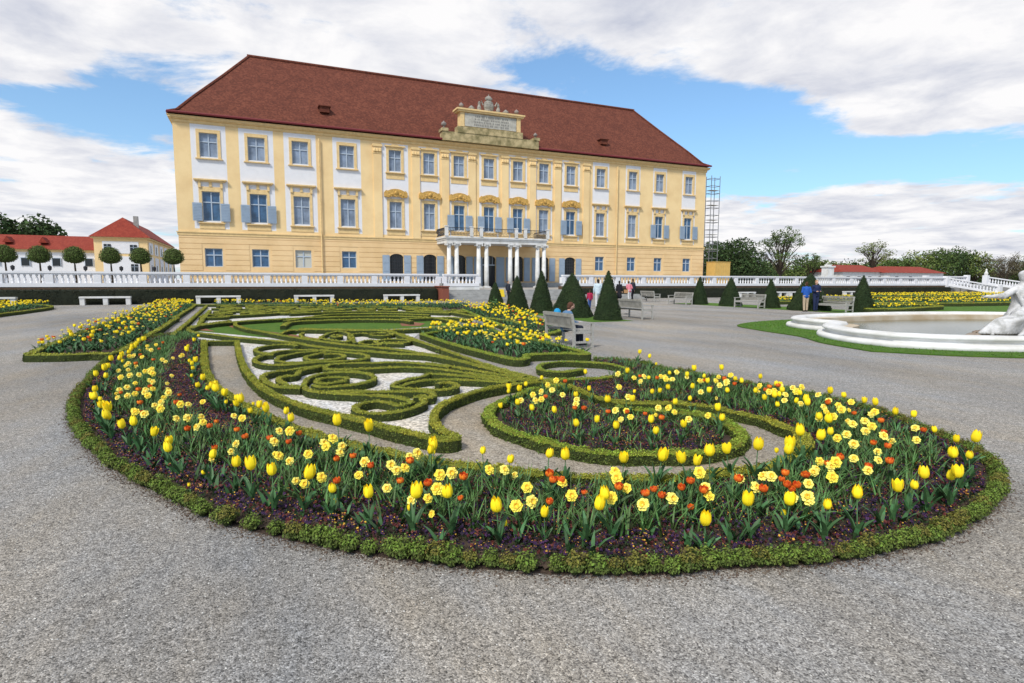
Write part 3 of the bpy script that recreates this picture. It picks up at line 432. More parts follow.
# stairs up to the terrace
st = MB()
for i in range(6): st.box(14.2, 33, 44.9+.38*i, 47.2, .004 if i == 0 else .142*i, .142*(i+1))
tag(st.build('terrace_steps', stone_g), kind='structure')
sheet('paving', [(14.3, 47.3), (33, 47.3), (33, 61.9), (14.3, 61.9)], .856, mat('paving', (.36, .34, .31), .9, .2, 2))
sheet('gravel_path', [tuple(p) for p in PATHPOLY], .006, gravel_tan, th=.004)
sheet('white_gravel', D['white_gravel'], .011, gravel_white, th=.004)
sheet('lawn', D['oval_lawn'], .018, grass, th=.004)
for k in ('soil_red1', 'soil_red2', 'soil_red3'): sheet('red_soil', D[k], .025, soil_red, th=.004)
for k in ('bed_l1', 'bed_l2', 'bed_l3', 'bed_r1', 'bed_r2', 'strip'): sheet('soil_bed', D[k], .03, soil, th=.02)
sheet('lawn', [(12.4, 20.3), (14.4, 20.3), (14.5, 34), (12.4, 34)], .012, grass, th=.006)
sheet('lawn', [(28.2, 19), (31.5, 19), (31.5, 35), (28.2, 35)], .012, grass, th=.006)

# ------------------------------------------------------------ hedges
camp = np.array([0, 0])
def hedge(pts, h, wd, label, group='clipped box hedges of the parterre', name='box_hedge', lm=box_leaf, rough=1., cat='hedge', group_on=True, dens=1.):
    dmin = min(math.hypot(*p) for p in pts)
    step = .03 if dmin < 8 else (.05 if dmin < 12 else .12)
    C_, Ln = resample(pts, step); n = len(C_)
    T_ = np.gradient(C_, axis=0); T_ /= np.linalg.norm(T_, axis=1)[:, None]+1e-9; Nn = np.stack([-T_[:, 1], T_[:, 0]], 1)
    hw = wd/2; prof = [(-hw, .0), (-hw*1.04, h*.5), (-hw, h*.84), (-hw*.8, h*.97), (0, h), (hw*.8, h*.97), (hw, h*.84), (hw*1.04, h*.5), (hw, .0)]
    prof = np.array(prof); k = len(prof)
    V = np.zeros((n, k, 3)); V[:, :, :2] = C_[:, None]+Nn[:, None]*prof[None, :, :1]; V[:, :, 2] = prof[None, :, 1]
    nz = fnoise(V.reshape(-1, 3), 15, .006*rough**2).reshape(n, k)+fnoise(V.reshape(-1, 3), 9, .010*rough).reshape(n, k)+fnoise(V.reshape(-1, 3), 2.7, .012*rough).reshape(n, k)
    V[:, :, :2] += Nn[:, None]*(np.sign(prof[None, :, :1])*nz[:, :, None]); V[:, 3:6, 2] += nz[:, 3:6]
    b = MB(); F = [(i*k+j, i*k+j+1, (i+1)*k+j+1, (i+1)*k+j) for i in range(n-1) for j in range(k-1)]
    F.append(tuple(range(k))); F.append(tuple((n-1)*k+j for j in range(k))[::-1])
    b.add(V.reshape(-1, 3), F, 0); b.m = [3 if (q < (n-1)*(k-1) and q % (k-1) in (2, 3, 4, 5)) else 0 for q in range(len(F))]  # bright top faces, dark flanks: the side shade is put into the colours
    size = .0095 if dmin < 6 else (.011 if dmin < 12 else .02)
    per = (8500 if dmin < 6 else (3200 if dmin < 12 else 700))*dens
    cnt = int(Ln*(2*h+wd)*per); cnt = min(cnt, 90000)
    i = rng.integers(0, n-1, cnt); t = rng.random(cnt)[:, None]; s = rng.random(cnt)*(2*h+wd)
    c = C_[i]*(1-t)+C_[i+1]*t; nn = Nn[i]; P = np.zeros((cnt, 3)); Q = np.zeros((cnt, 3))
    L1 = s < h; L2 = s > h+wd; Tp = ~L1 & ~L2
    off = np.where(L1, -hw, np.where(L2, hw, s-h-hw)); z = np.where(L1, s, np.where(L2, s-h-wd, h))
    P[:, :2] = c+nn*off[:, None]; P[:, 2] = z
    e = fnoise(P, 15, .006*rough**2)+fnoise(P, 9, .010*rough)+fnoise(P, 2.7, .012*rough)
    Q[L1, :2] = -nn[L1]; Q[L2, :2] = nn[L2]; Q[Tp, 2] = 1
    P += Q*(e+rng.uniform(-.004, .008*rough, cnt)+(rng.random(cnt) < .06)*rng.uniform(0, .022, cnt))[:, None]
    P[:, 2] = np.maximum(P[:, 2], .01)
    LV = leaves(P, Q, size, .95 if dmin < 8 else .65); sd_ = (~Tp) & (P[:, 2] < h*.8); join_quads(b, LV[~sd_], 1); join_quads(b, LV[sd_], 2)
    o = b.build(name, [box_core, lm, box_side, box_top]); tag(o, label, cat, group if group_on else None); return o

HL = {
 'spiral': 'box hedge curled in a C beside the right end of the fan of hedges',
 'fan_edge': 'straight box hedge edging the white gravel beside the diagonal path right of the ovals',
 'oval_low': 'long box hedge sweeping round the near side of the grass oval',
 'oval_second': 'inner box hedge bounding the reddish soil inside the grass oval',
 'fan_a': 'uppermost thin straight hedge of the converging fan',
 'long_leaf': 'long narrow leaf-shaped hedge loop running into the fan',
 'fan_b': 'straight lower hedge of the fan ending above the right scroll',
 'scroll_right': 'box hedge scroll nearest the right corner of the white gravel',
 'scroll_right_in': 'thin curved hedge running from the right scroll back to the fan',
 'big_edge': 'long box hedge edging the curved path along the white gravel',
 'cross_bar': 'short straight hedge closing the far end of the curved path',
 'shell_top': 'shell shaped hedge loop at the far left of the white gravel',
 'shell_mid': 'inner arc hedge within the upper left shell loop',
 'ring_small': 'small ring of box hedge inside the upper shell loop',
 'shell_low': 'outer crescent hedge at the lower left of the white gravel',
 'shell_low_in': 'wavy inner hedge within the lower left crescent',
 'volute': 'large round volute hedge in the middle of the white gravel',
 'volute_core': 'small curled hedge at the heart of the large volute',
 'vine_up': 'upper stem hedge joining the volute to the near round scroll',
 'vine_low': 'round scroll hedge nearest the camera on the white gravel',
 'arch_left': 'low box hedge arching above the diamond hedge',
 'leaf_pair': 'short hooked hedge left of the diamond hedge',
 'diamond': 'diamond shaped box hedge below the grass oval',
 'diamond_core': 'tiny ring of hedge inside the diamond hedge',
 'arc_mid': 'hooked hedge immediately right of the diamond hedge',
 'bar_mid': 'short thick hedge bar below the grass oval',
 'claw': 'small claw shaped hedge left of the narrow hedge loop',
 'claw_b': 'narrow hedge loop on white gravel beside the diagonal path',
 'edge_mid': 'box hedge starting at the grass oval and following the diagonal path',
 'oval_top': 'broad hedge outlining the grass oval in the middle of the parterre',
 'oval_core': 'short hedge arc over the middle of the grass oval',
 'border_left_a': 'straight hedge along the right side of the far left path',
 'border_left_b': 'hooked hedge behind the left end of the grass oval',
 'cross_top': 'hedge along the far edge of the parterre before the stone benches',
 'bed_l1': 'box hedge edging the near side of the left wedge flower bed',
 'bed_l1_out': 'box hedge on the outer left side of the wedge flower bed',
 'bed_l2': 'short hedge at the far tip of the left flower bed',
 'bed_l3': 'box hedge of the flower bed cut by the left picture edge',
 'bed_r1': 'bright box hedge round the tulip bed next to the occupied bench',
 'bed_r2': 'box hedge round the tulip bed behind the occupied bench'}
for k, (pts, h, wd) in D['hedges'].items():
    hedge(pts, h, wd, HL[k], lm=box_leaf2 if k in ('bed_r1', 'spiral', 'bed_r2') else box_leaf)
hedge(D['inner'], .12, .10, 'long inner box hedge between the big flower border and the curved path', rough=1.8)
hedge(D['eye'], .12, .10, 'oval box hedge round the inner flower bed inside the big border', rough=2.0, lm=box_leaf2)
# the little shrubs of the front edging, one by one
random.seed(17)
SHV = []
def shrub_mesh(seed, lm):
    r = .055; n_ = 560; a = rng.normal(0, 1, (n_, 3)); a /= np.linalg.norm(a, axis=1)[:, None]; a[:, 2] = np.abs(a[:, 2])*1.05
    lob = 1+.30*np.array([noise.noise(Vector(tuple(q*2.6+seed*3.1))) for q in a]); rad = r*lob*rng.uniform(.5, 1.15, n_)
    P = a*rad[:, None]+np.array([0, 0, .022]); P[:, 2] = np.maximum(P[:, 2], .004)
    b = MB(); b.lathe([(r*.35, .0), (r*.6, .03), (r*.5, .055), (r*.1, .07)], n=8, mi=0)
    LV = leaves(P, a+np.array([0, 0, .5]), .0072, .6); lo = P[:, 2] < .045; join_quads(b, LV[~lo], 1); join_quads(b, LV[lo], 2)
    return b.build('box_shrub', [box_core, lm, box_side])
first = [shrub_mesh(k, [box_leaf3, box_leaf4][k % 3 > 0]) for k in range(9)]; unused = list(first)
def shrub_row(line, a, b_, zr, words, grp, gap, odd):
    RF, RL = resample(line, .01); s = .04; j = 0
    while s < RL-.03:
        p = RF[min(int(s/RL*(len(RF)-1)), len(RF)-1)]; j += 1
        if unused: o = unused.pop()
        else: o = random.choice(first).copy(); COL.objects.link(o)
        sc = random.uniform(*zr); o.location = (p[0]+random.uniform(-.014, .014), p[1]+random.uniform(-.014, .014), .012); o.rotation_euler.z = random.uniform(0, 6.28); o.scale = (sc*random.uniform(.9, 1.2), sc, sc*random.uniform(1.1, 1.5))
        tag(o, f'box shrub in the {words}, {ordw(j)} from the left', 'shrub', grp)
        s += random.uniform(a, b_) if random.random() > odd else random.uniform(*gap)
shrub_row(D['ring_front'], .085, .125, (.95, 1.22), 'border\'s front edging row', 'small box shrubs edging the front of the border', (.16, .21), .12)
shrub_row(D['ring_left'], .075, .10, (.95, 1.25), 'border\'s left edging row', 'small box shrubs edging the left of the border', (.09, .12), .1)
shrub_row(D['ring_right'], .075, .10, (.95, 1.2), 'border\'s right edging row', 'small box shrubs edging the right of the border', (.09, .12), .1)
# ------------------------------------------------------------ flower beds of the foreground
ringA = [tuple(p) for p in D['ring_left'][1:]]+[tuple(p) for p in D['ring_front'][1:]]+[tuple(p) for p in D['ring_right'][1:]]
BAND = ringA+D['band_close']+[tuple(p) for p in D['inner'][::-1][2:]]
EYE = [tuple(p) for p in D['eye']]
def soil_mesh(name, poly, step, z, amp):
    poly = np.array(poly); lo, hi = poly.min(0), poly.max(0); xs = np.arange(lo[0]-step, hi[0]+step, step); ys = np.arange(lo[1]-step, hi[1]+step, step)
    gx, gy = np.meshgrid(xs, ys); P = np.stack([gx.ravel(), gy.ravel()], 1); ins = inside(P, poly)
    idx = -np.ones(len(P), int); W_ = len(xs); H_ = len(ys); F = []; used = set()
    I = ins.reshape(H_, W_)
    for j in range(H_-1):
        for i in range(W_-1):
            if I[j, i] and I[j, i+1] and I[j+1, i] and I[j+1, i+1]: F.append((j*W_+i, j*W_+i+1, (j+1)*W_+i+1, (j+1)*W_+i))
    us = sorted({a for f in F for a in f}); mp = {a: n for n, a in enumerate(us)}
    V = [(P[a, 0], P[a, 1], z+max(-.5, noise.noise(Vector((P[a, 0]*14, P[a, 1]*14, 0))))*amp+noise.noise(Vector((P[a, 0]*45, P[a, 1]*45, 3)))*amp*.6) for a in us]
    b = MB(); b.add(V, [tuple(mp[a] for a in f) for f in F]); return tag(b.build(name, soil, smooth=True), kind='structure')
b = MB(); b.slab(BAND, 0, .009); tag(b.build('soil_bed', soil), kind='structure')
b = MB(); b.slab(EYE, 0, .012); tag(b.build('soil_bed', soil), kind='structure')
soil_mesh('soil_bed', BAND, .03, .03, .014); soil_mesh('soil_bed', EYE, .03, .03, .014)

def offset(line, d):
    P = resample(line, .06)[0]; t = np.gradient(P, axis=0); t /= np.linalg.norm(t, axis=1)[:, None]+1e-9; s = 1 if np.isscalar(d) else 1
    jit = np.array([noise.noise(Vector((float(x)*5, float(y)*5, 2)))*.035+noise.noise(Vector((float(x)*17, float(y)*17, 2)))*.02 for x, y in P])
    return P+np.stack([t[:, 1], -t[:, 0]], 1)*(d+jit)[:, None]
eo = offset(ringA, -.02); ctr_ = np.array(BAND).mean(0); sgn_ = 1 if np.linalg.norm(offset(ringA, .5)-ctr_, axis=1).mean() > np.linalg.norm(offset(ringA, -.5)-ctr_, axis=1).mean() else -1
ea, eb = offset(ringA, .07*sgn_), resample(ringA, .06)[0]
def crumbs(name, P, z, smin, smax, m, label, cat, kind='stuff'):
    n = len(P); s = rng.uniform(smin, smax, n); tet = np.array([[0, -1, 0], [1, .1, .2], [0, 1, 0], [-1, -.1, .1], [0, 0, .9]]); an = rng.uniform(0, 6.28, n); c_, s_ = np.cos(an), np.sin(an)
    W = np.zeros((n, 5, 3)); W[:, :, 0] = P[:, :1]+s[:, None]*(tet[None, :, 0]*c_[:, None]-tet[None, :, 1]*s_[:, None]*.7); W[:, :, 1] = P[:, 1:2]+s[:, None]*(tet[None, :, 0]*s_[:, None]+tet[None, :, 1]*c_[:, None]*.7); W[:, :, 2] = z+s[:, None]*tet[None, :, 2]*.8
    return tag(quads_mesh(name, np.concatenate([W[:, list(t)] for t in ((0, 1, 4), (1, 2, 4), (2, 3, 4), (3, 0, 4))]), 3, m), label, cat, kind=kind)
k_ = rng.integers(0, len(eb), 15000); dd = (ea-eb)/.07; P_ = eb[k_]+dd[k_]*(np.abs(rng.normal(0, .055, 15000))-.015)[:, None]+rng.normal(0, .02, (15000, 2))
crumbs('soil_crumbs', P_, .002, .003, .010, mat('soil_crumb', (.11, .08, .06), .95, island=.5), 'brown soil crumbs spilled along the edging onto the gravel', 'soil')
P_ = scatter(BAND, 26000); P_ = P_[dist_to(P_, np.array(ringA)) < .3]
crumbs('soil_crumbs', P_, .038, .004, .013, mat('soil_clod', (.070, .048, .036), .95, island=.5), 'dark soil clods between the edging shrubs and the pansies', 'soil')
ring_line = np.array(ringA); inner_line = np.array(D['inner'])
def blade(pts, wid, n=1, fold=.25):
    """a leaf blade: centre line points, widths -> folded strip quads"""
    pts = [Vector(p) for p in pts]; out = []
    L_, C_, R_ = [], [], []
    for i, p in enumerate(pts):
        d = (pts[min(i+1, len(pts)-1)]-pts[max(i-1, 0)]).normalized(); s = d.cross(Vector((0, 0, 1)));
        if s.length < .05: s = Vector((1, 0, 0))
        s.normalize(); nn = s.cross(d); wdt = wid[i]/2
        L_.append(p-s*wdt+nn*wdt*fold); C_.append(p); R_.append(p+s*wdt+nn*wdt*fold)
    for i in range(len(pts)-1):
        out.append([L_[i], C_[i], C_[i+1], L_[i+1]]); out.append([C_[i], R_[i], R_[i+1], C_[i+1]])
    return out
def addq(mb, qs, mi=0):
    for q in qs: mb.add([tuple(v) for v in q], [(0, 1, 2, 3)], mi)
def petal_cup(mb, z, r, h, n, open_, mi=0, twist=0., point=.25, cen=(0, 0), lean=0.):
    for k in range(n):
        a = twist+2*math.pi*k/n+random.uniform(-.1, .1); outer = 1+.08*(k % 2); hh = h*random.uniform(.93, 1.07)
        prof = [(.12, 0, .25), (.85, .15, .75), (1.04*outer, .42, .95), (.92*outer+open_*.5, .74, .86), (.66*outer+open_*.95, .95, .42)]
        rows = []
        for pr, pz, pw in prof:
            half = pw*math.pi/n*1.25
            rows.append([(cen[0]+r*pr*math.cos(a+s*half), cen[1]+r*pr*math.sin(a+s*half), z+hh*pz+0) for s in (-1, 0, 1)])
        rows[-1][1] = (rows[-1][1][0], rows[-1][1][1], rows[-1][1][2]+h*.09); V = [p for row in rows for p in row]; F = [(i*3+j, i*3+j+1, i*3+j+4, i*3+j+3) for i in range(4) for j in range(2)]
        mb.add(V, F, mi)
def arch_leaf(a, length, width, rise, droop, z0=0., n=6):
    pts = []; wid = []
    for i in range(n):
        t = i/(n-1); rr = length*(.12*t+.88*t**1.6)*(.25+droop); pts.append((rr*math.cos(a), rr*math.sin(a), z0+rise*(t-.35*droop*t**3))); wid.append(width*math.sin(math.pi*min(.12+.80*t, .99))**.7+.0005)
    return pts, wid
def tulip_proto(seed, sc=1., kind='y', h=.235):
    random.seed(seed*7+1); root = empty('tulip', (0, 0, 0))
    b = MB(); lx, ly = random.uniform(-.035, .035), random.uniform(-.035, .035); pts = [(0, 0, 0), (lx*.3, ly*.3, h*.5), (lx, ly, h)]
    b.tube(pts, .0034, 6); b.build('stem', leaf_blue, root, True)
    b = MB()
    for k in range(random.choice((4, 5, 5))):
        a = k*2.2+random.uniform(-.5, .5); p_, w_ = arch_leaf(a, .16, random.uniform(.030, .042), random.uniform(.14, .21), random.uniform(.05, .45))
        addq(b, blade(p_, w_, fold=.7))
    b.build('leaves', leaf_blue, root, True)
    b = MB()
    if kind == 'y': petal_cup(b, h-.004, .028*sc, .080*sc, 6, random.choice((-.1, 0, .05, .12, .3, .5)), cen=(lx, ly), twist=seed)
    else:
        petal_cup(b, h-.004, .027*sc, .048*sc, 6, .35, cen=(lx, ly), twist=seed); petal_cup(b, h-.002, .018*sc, .046*sc, 5, .3, cen=(lx, ly), twist=seed+.5)
        petal_cup(b, h, .010*sc, .040*sc, 4, .2, cen=(lx, ly), twist=seed+.9)
    b.build('flower', yel if kind == 'y' else redp, root, True)
    return root
def daff_proto(seed, h=.225):
    random.seed(seed); root = empty('daffodil', (0, 0, 0))
    b = MB(); lx, ly = random.uniform(-.02, .02), random.uniform(-.025, 0); b.tube([(0, 0, 0), (lx*.3, ly*.3, h*.6), (lx, ly, h), (lx, ly-.012, h+.012)], .0028, 5); b.build('stem', leaf_long, root, True)
    b = MB()
    for k in range(9):
        a = k*.75+random.uniform(-.3, .3); p_, w_ = arch_leaf(a, .25, random.uniform(.009, .014), random.uniform(.17, .26), random.uniform(.15, .75), n=7); addq(b, blade(p_, w_, fold=.4))
    b.build('leaves', leaf_long, root, True)
    # the flower head looks outwards and a little up
    f = MB(); rot = Matrix.Rotation(R(58), 3, 'X'); c = Vector((lx, ly-.012, h+.018)); n_ = 6
    for ring, (rr, z_) in enumerate(((.047, 0), (.042, .004), (.034, .010))):
        for k in range(n_):
            a = k*math.pi/3+ring*math.pi/6*1.1
            P_ = [Vector((0, 0, z_)), Vector((rr*.62*math.cos(a-.55), rr*.62*math.sin(a-.55), z_+.004)), Vector((rr*math.cos(a), rr*math.sin(a), z_+random.uniform(-.012, .012))), Vector((rr*.62*math.cos(a+.55), rr*.62*math.sin(a+.55), z_+.004))]
            tp = [Vector((rr*.96*math.cos(a+q), rr*.96*math.sin(a+q), z_+random.uniform(-.008, .010))) for q in (-.22, .22)]
            P_ = [P_[0], Vector((rr*.7*math.cos(a-.5), rr*.7*math.sin(a-.5), z_+.006)), tp[0], P_[2], tp[1], Vector((rr*.7*math.cos(a+.5), rr*.7*math.sin(a+.5), z_+.006))]
            f.add([tuple(c+rot@p) for p in P_], [(0, 1, 2, 3), (0, 3, 4, 5)], 0)
    fo = f.build('flower', [pale, pale2][seed % 2], root, False)
    g = MB(); V = []; n2 = 9
    for rr, z_ in ((.004, .010), (.014, .016), (.019, .024)):
        for k in range(n2): a = 2*math.pi*k/n2; V.append(tuple(c+rot@Vector((rr*(1+.12*(k % 2))*math.cos(a), rr*(1+.12*(k % 2))*math.sin(a), z_))))
    g.add(V, [(i*n2+k, i*n2+(k+1) % n2, (i+1)*n2+(k+1) % n2, (i+1)*n2+k) for i in range(2) for k in range(n2)]+[tuple(range(n2))])
    g.build('corona', coro, fo, True)
    return root
PT = [kids(tulip_proto(s, [1.0, 1.1, .92, 1.14, 1.02, .88, 1.12, .98, 1.18, 1.05][s-1])) for s in range(1, 11)]
PR = [kids(tulip_proto(s, 1, 'r', .205)) for s in range(20, 23)]
PD = [kids(daff_proto(s)) for s in range(40, 49)]
random.seed(99); fresh = {id(p) for p in PT+PR+PD}
def plant(protos, pts, sc, cat, text, group, key, lean=.17):
    pts = sorted(pts, key=key)
    for n, (x, y) in enumerate(pts):
        p = random.choice(protos)
        if id(p) in fresh: fresh.discard(id(p)); o = p
        else: o = copy_tree(p)
        o.location = (x, y, .02); s = sc*random.uniform(.86, 1.14)*(.72 if random.random() < .08 else 1); o.scale = (s, s, s*random.uniform(.92, 1.1))
        o.rotation_euler = (random.uniform(-lean, lean), random.uniform(-lean, lean), random.uniform(0, 6.28) if cat == 'tulip' else math.atan2(-x, y)+random.uniform(-.75, .75))
        tag(o, text.format(ordw(n+1)), cat, group)
def along(line):
    line = np.asarray(line)
    def f(p):
        d = np.linalg.norm(line-np.array(p), axis=1); return int(d.argmin())+.001*p[0]
    return f
RLd, _ = resample(ringA, .05)
kr = along(RLd); kx = lambda p: p[0]
def extra(n, lo, hi, seed, kinds, near=None):
    r = np.random.default_rng(seed); out = []; P = scatter(BAND, 1600); t, do, di = band_t(P); ok = (do > lo) & (di > hi); P = P[ok]; have = [np.array(q) for k in kinds for q in D[k]]
    for q in P:
        if near is not None and min(np.hypot(*(q-h)) for h in have) > near: continue
        if all(np.hypot(*(q-h)) > .08 for h in have+out): out.append(q)
        if len(out) >= n: break
    return [tuple(float(v) for v in q) for q in out]
def band_t(P):
    do = dist_to(P, ring_line); di = dist_to(P, inner_line); return do/(do+di+1e-6), do, di
def thicken(L, cond, w_):
    L = [tuple(q) for q in L]; out = list(L); random.seed(8); C = sorted([q for q in L if cond(q)], key=lambda q: q[1])
    for a, b_ in zip(C[:-1], C[1:]):
        if math.dist(a, b_) < .9: out.append(((a[0]+b_[0])/2+random.uniform(-w_, w_), (a[1]+b_[1])/2+random.uniform(-w_, w_)))
    return out
D['tulip_outer'] = thicken(D['tulip_outer'], lambda q: q[0] < -1.2, .03); D['tulip_inner'] = thicken(D['tulip_inner'], lambda q: q[1] > 6.5, .03)
D['daff_band'] = list(D['daff_band'])+extra(75, .42, .28, 5, ['daff_band', 'red_band'], .2)
D['red_band'] = list(D['red_band'])+extra(30, .42, .28, 15, ['daff_band', 'red_band'], .2)
D['daff_eye'] = list(D['daff_eye'])+[(3.2, 6.6), (3.5, 6.1), (4.1, 5.9), (4.3, 5.3), (3.7, 5.2), (4.5, 4.9), (3.0, 6.2)]
D['tulip_back'] = list(D['tulip_back'])+[q for q in extra(60, .15, .12, 9, ['daff_band', 'red_band', 'tulip_back', 'tulip_outer', 'tulip_inner']) if q[0] > 3.6 and q[1] > 3.6+.25*(q[0]-3.6)][:34]
plant(PT, D['tulip_outer'], 1.08, 'tulip', 'yellow tulip in the big border\'s outer row, {} from the left', 'yellow tulips of the outer row', kr)
plant(PT, D['tulip_inner'], 1.06, 'tulip', 'yellow tulip in the row beside the curved inner hedge, {} from the left', 'yellow tulips of the inner row', along(resample(D['inner'], .05)[0]))
plant(PT, D['tulip_low'], .5, 'tulip', 'short low yellow tulip under the taller ones, {} from the left', 'low yellow tulips of the big border', kx)
plant(PT, D['tulip_back'], .95, 'tulip', 'yellow tulip in the far right arm of the border, {} from its left', 'yellow tulips of the far right arm', kx)
plant(PT, D['tulip_eye'], .9, 'tulip', 'yellow tulip in the small oval bed, {} from its left end', 'yellow tulips of the oval bed', kx)
plant(PR, D['red_band'], .95, 'tulip', 'red double tulip among the big border\'s daffodils, {} from the left', 'red tulips of the big border', kr)
plant(PR, D['red_eye'], .9, 'tulip', 'red and orange double tulip in the small oval bed, {} from the left', 'red tulips of the oval bed', kx)
plant(PD, D['daff_band'], .87, 'daffodil', 'pale yellow daffodil of the big border, {} from the left', 'daffodils of the big border', kr)
plant(PD, D['daff_eye'], .92, 'daffodil', 'pale yellow daffodil in the small oval bed, {} from the left', 'daffodils of the oval bed', kx)

# leafy filling between the flowers: nobody could count it
def tuft_field(name, poly, dens, hgt, cond, m, label, width=.012, per=4):
    n = int(area(poly)*dens); P = scatter(poly, n); P = P[cond(P)]; q = []
    for x, y in P:
        for k in range(per):
            a = random.uniform(0, 6.28); hh = hgt*random.uniform(.65, 1.1); dr = random.uniform(.05, .6); w_ = width*random.uniform(.7, 1.2); ln = hh*1.0
            ps = []
            for t in (0, .35, .7, 1.0):
                rr = ln*(.12*t+.88*t**1.6)*(.25+dr); ps.append((x+rr*math.cos(a), y+rr*math.sin(a), .02+hh*(t-.35*dr*t**3)))
            sx, sy = -math.sin(a), math.cos(a); ws = (w_*.6, w_, w_*.7, w_*.08)
            for i in range(3):
                (x0, y0, z0), (x1, y1, z1) = ps[i], ps[i+1]; a0, a1 = ws[i]/2, ws[i+1]/2
                q.append([(x0-sx*a0, y0-sy*a0, z0), (x0+sx*a0, y0+sy*a0, z0), (x1+sx*a1, y1+sy*a1, z1), (x1-sx*a1, y1-sy*a1, z1)])
    o = quads_mesh(name, np.array(q), 4, m); return tag(o, label, 'foliage', kind='stuff')
def band_t(P):
    do = dist_to(P, ring_line); di = dist_to(P, inner_line); return do/(do+di+1e-6), do, di
def mid(P):
    t, do, di = band_t(P); nz = np.array([noise.noise(Vector((float(x)*1.6, float(y)*1.6, 0))) for x, y in P])
    return (do > .40+nz*.08) & (di > .24) & (nz > -.5) & ((P[:, 1] < 6.6) | (t < .60+nz*.1))
tuft_field('daffodil_foliage', BAND, 140, .23, mid, leaf_long, 'long narrow daffodil leaves filling the middle of the big border')
def rows(P):
    t, do, di = band_t(P); return ((do > .16) & (do < .42) & (rng.random(len(P)) < .7)) | ((di > .13) & (di < .25))
tuft_field('tulip_foliage', BAND, 46, .16, rows, leaf_blue, 'broad blue green tulip leaves along the edges of the big border', .036, 4)
far_ok = lambda P: np.ones(len(P), bool)
tuft_field('daffodil_foliage', EYE, 60, .17, lambda P: dist_to(P, np.array(EYE+[EYE[0]])) > .15, leaf_long, 'leaves between the flowers of the small oval bed')
def pansies(name, poly, dens, cond, label, zt=.075):
    n = int(area(poly)*dens); P = scatter(poly, n); P = P[cond(P)]; n = len(P)
    cl = np.array([noise.noise(Vector((float(x)*5, float(y)*5, 7))) for x, y in P])
    z = .035+zt*rng.uniform(.3, 1, n)*np.clip(.75+cl, .3, 1.2)
    q = []; mi = []
    # foliage
    m_ = n*5; i = rng.integers(0, n, m_); Q = np.zeros((m_, 3)); Q[:, :2] = P[i]+rng.normal(0, .02, (m_, 2)); Q[:, 2] = np.maximum(z[i]*rng.uniform(.1, .85, m_), .02)
    lv = leaves(Q, np.tile([0, 0, 1.], (m_, 1)), .011, .9); 
    # blossoms: overlapping petals and a bright eye
    C3 = np.c_[P, z+.006]; nr = np.tile([0, -.5, .8], (n, 1)); r_ = rng.random(n)
    fl = leaves(C3, nr, .013, .45, .85); fl2 = leaves(C3+[0, 0, .001], nr, .012, .45, .8)
    eye_ = leaves(C3+[0, -.003, .008], nr, np.where(r_ < .62, .0048, .008), .3, .9)
    V = np.concatenate([lv, fl, fl2, eye_]); cm = np.where(r_ < .72, 1, 2)
    em = np.where((r_ < .36) | (cl > .40), 3, cm)
    mi = np.concatenate([np.zeros(m_, int), cm, cm, em])
    o = quads_mesh(name, V, 4, [pansy_leaf, purple, pansy_o, pansy_y], mi=mi); return tag(o, label, 'pansies', kind='stuff')
def pcond(P):
    t, do, di = band_t(P); nz = np.array([noise.noise(Vector((float(x)*2.2, float(y)*2.2, 4))) for x, y in P])
    return (do > .085+nz*.05) & (di > .10)
pansies('pansies', BAND, 1000, pcond, 'dark purple and rust pansies carpeting the big border')
pansies('pansies', EYE, 800, lambda P: dist_to(P, np.array(EYE+[EYE[0]])) > .17, 'dark purple pansies carpeting the small oval bed')

# ------------------------------------------------------------ farther beds
def flower_small(seed, kind):
    random.seed(seed); b = MB(); h = .25
    for k in range(4):
        p_, w_ = arch_leaf(k*1.7+seed, .2, .035, .16, .6, n=4); addq(b, blade(p_, w_), 0)
    b.tube([(0, 0, 0), (0, 0, h)], .005, 4)
    if kind == 'y': petal_cup(b, h, .034, .07, 6, .2, 1)
    elif kind == 'r': petal_cup(b, h-.03, .032, .055, 6, .4, 1)
    else:
        for k in range(6):
            a = k*math.pi/3; b.add([(0, 0, h+.02), (.027*math.cos(a-.5), .027*math.sin(a-.5), h+.035), (.046*math.cos(a), .046*math.sin(a), h+.03), (.027*math.cos(a+.5), .027*math.sin(a+.5), h+.035)], [(0, 1, 2, 3)], 1)
        b.lathe([(.012, h+.02), (.018, h+.05)], n=6, mi=1)
    o = b.build('tulip' if kind != 'd' else 'daffodil', [leaf_blue, {'y': yel, 'r': redp, 'd': pale}[kind]]); return o
SP = {'y': flower_small(3, 'y'), 'r': flower_small(4, 'r'), 'd': flower_small(5, 'd')}; used = set(); random.seed(5)
def one_flower(kind, x, y, lab, grp):
    p = SP[kind]
    if kind in used: o = p.copy(); COL.objects.link(o)
    else: used.add(kind); o = p
    o.location = (x, y, .03); o.rotation_euler = (random.uniform(-.15, .15), random.uniform(-.15, .15), random.uniform(0, 6)); s = random.uniform(.9, 1.2); o.scale = (s, s, s*random.uniform(.9, 1.15))
    tag(o, lab, 'daffodil' if kind == 'd' else 'tulip', grp)
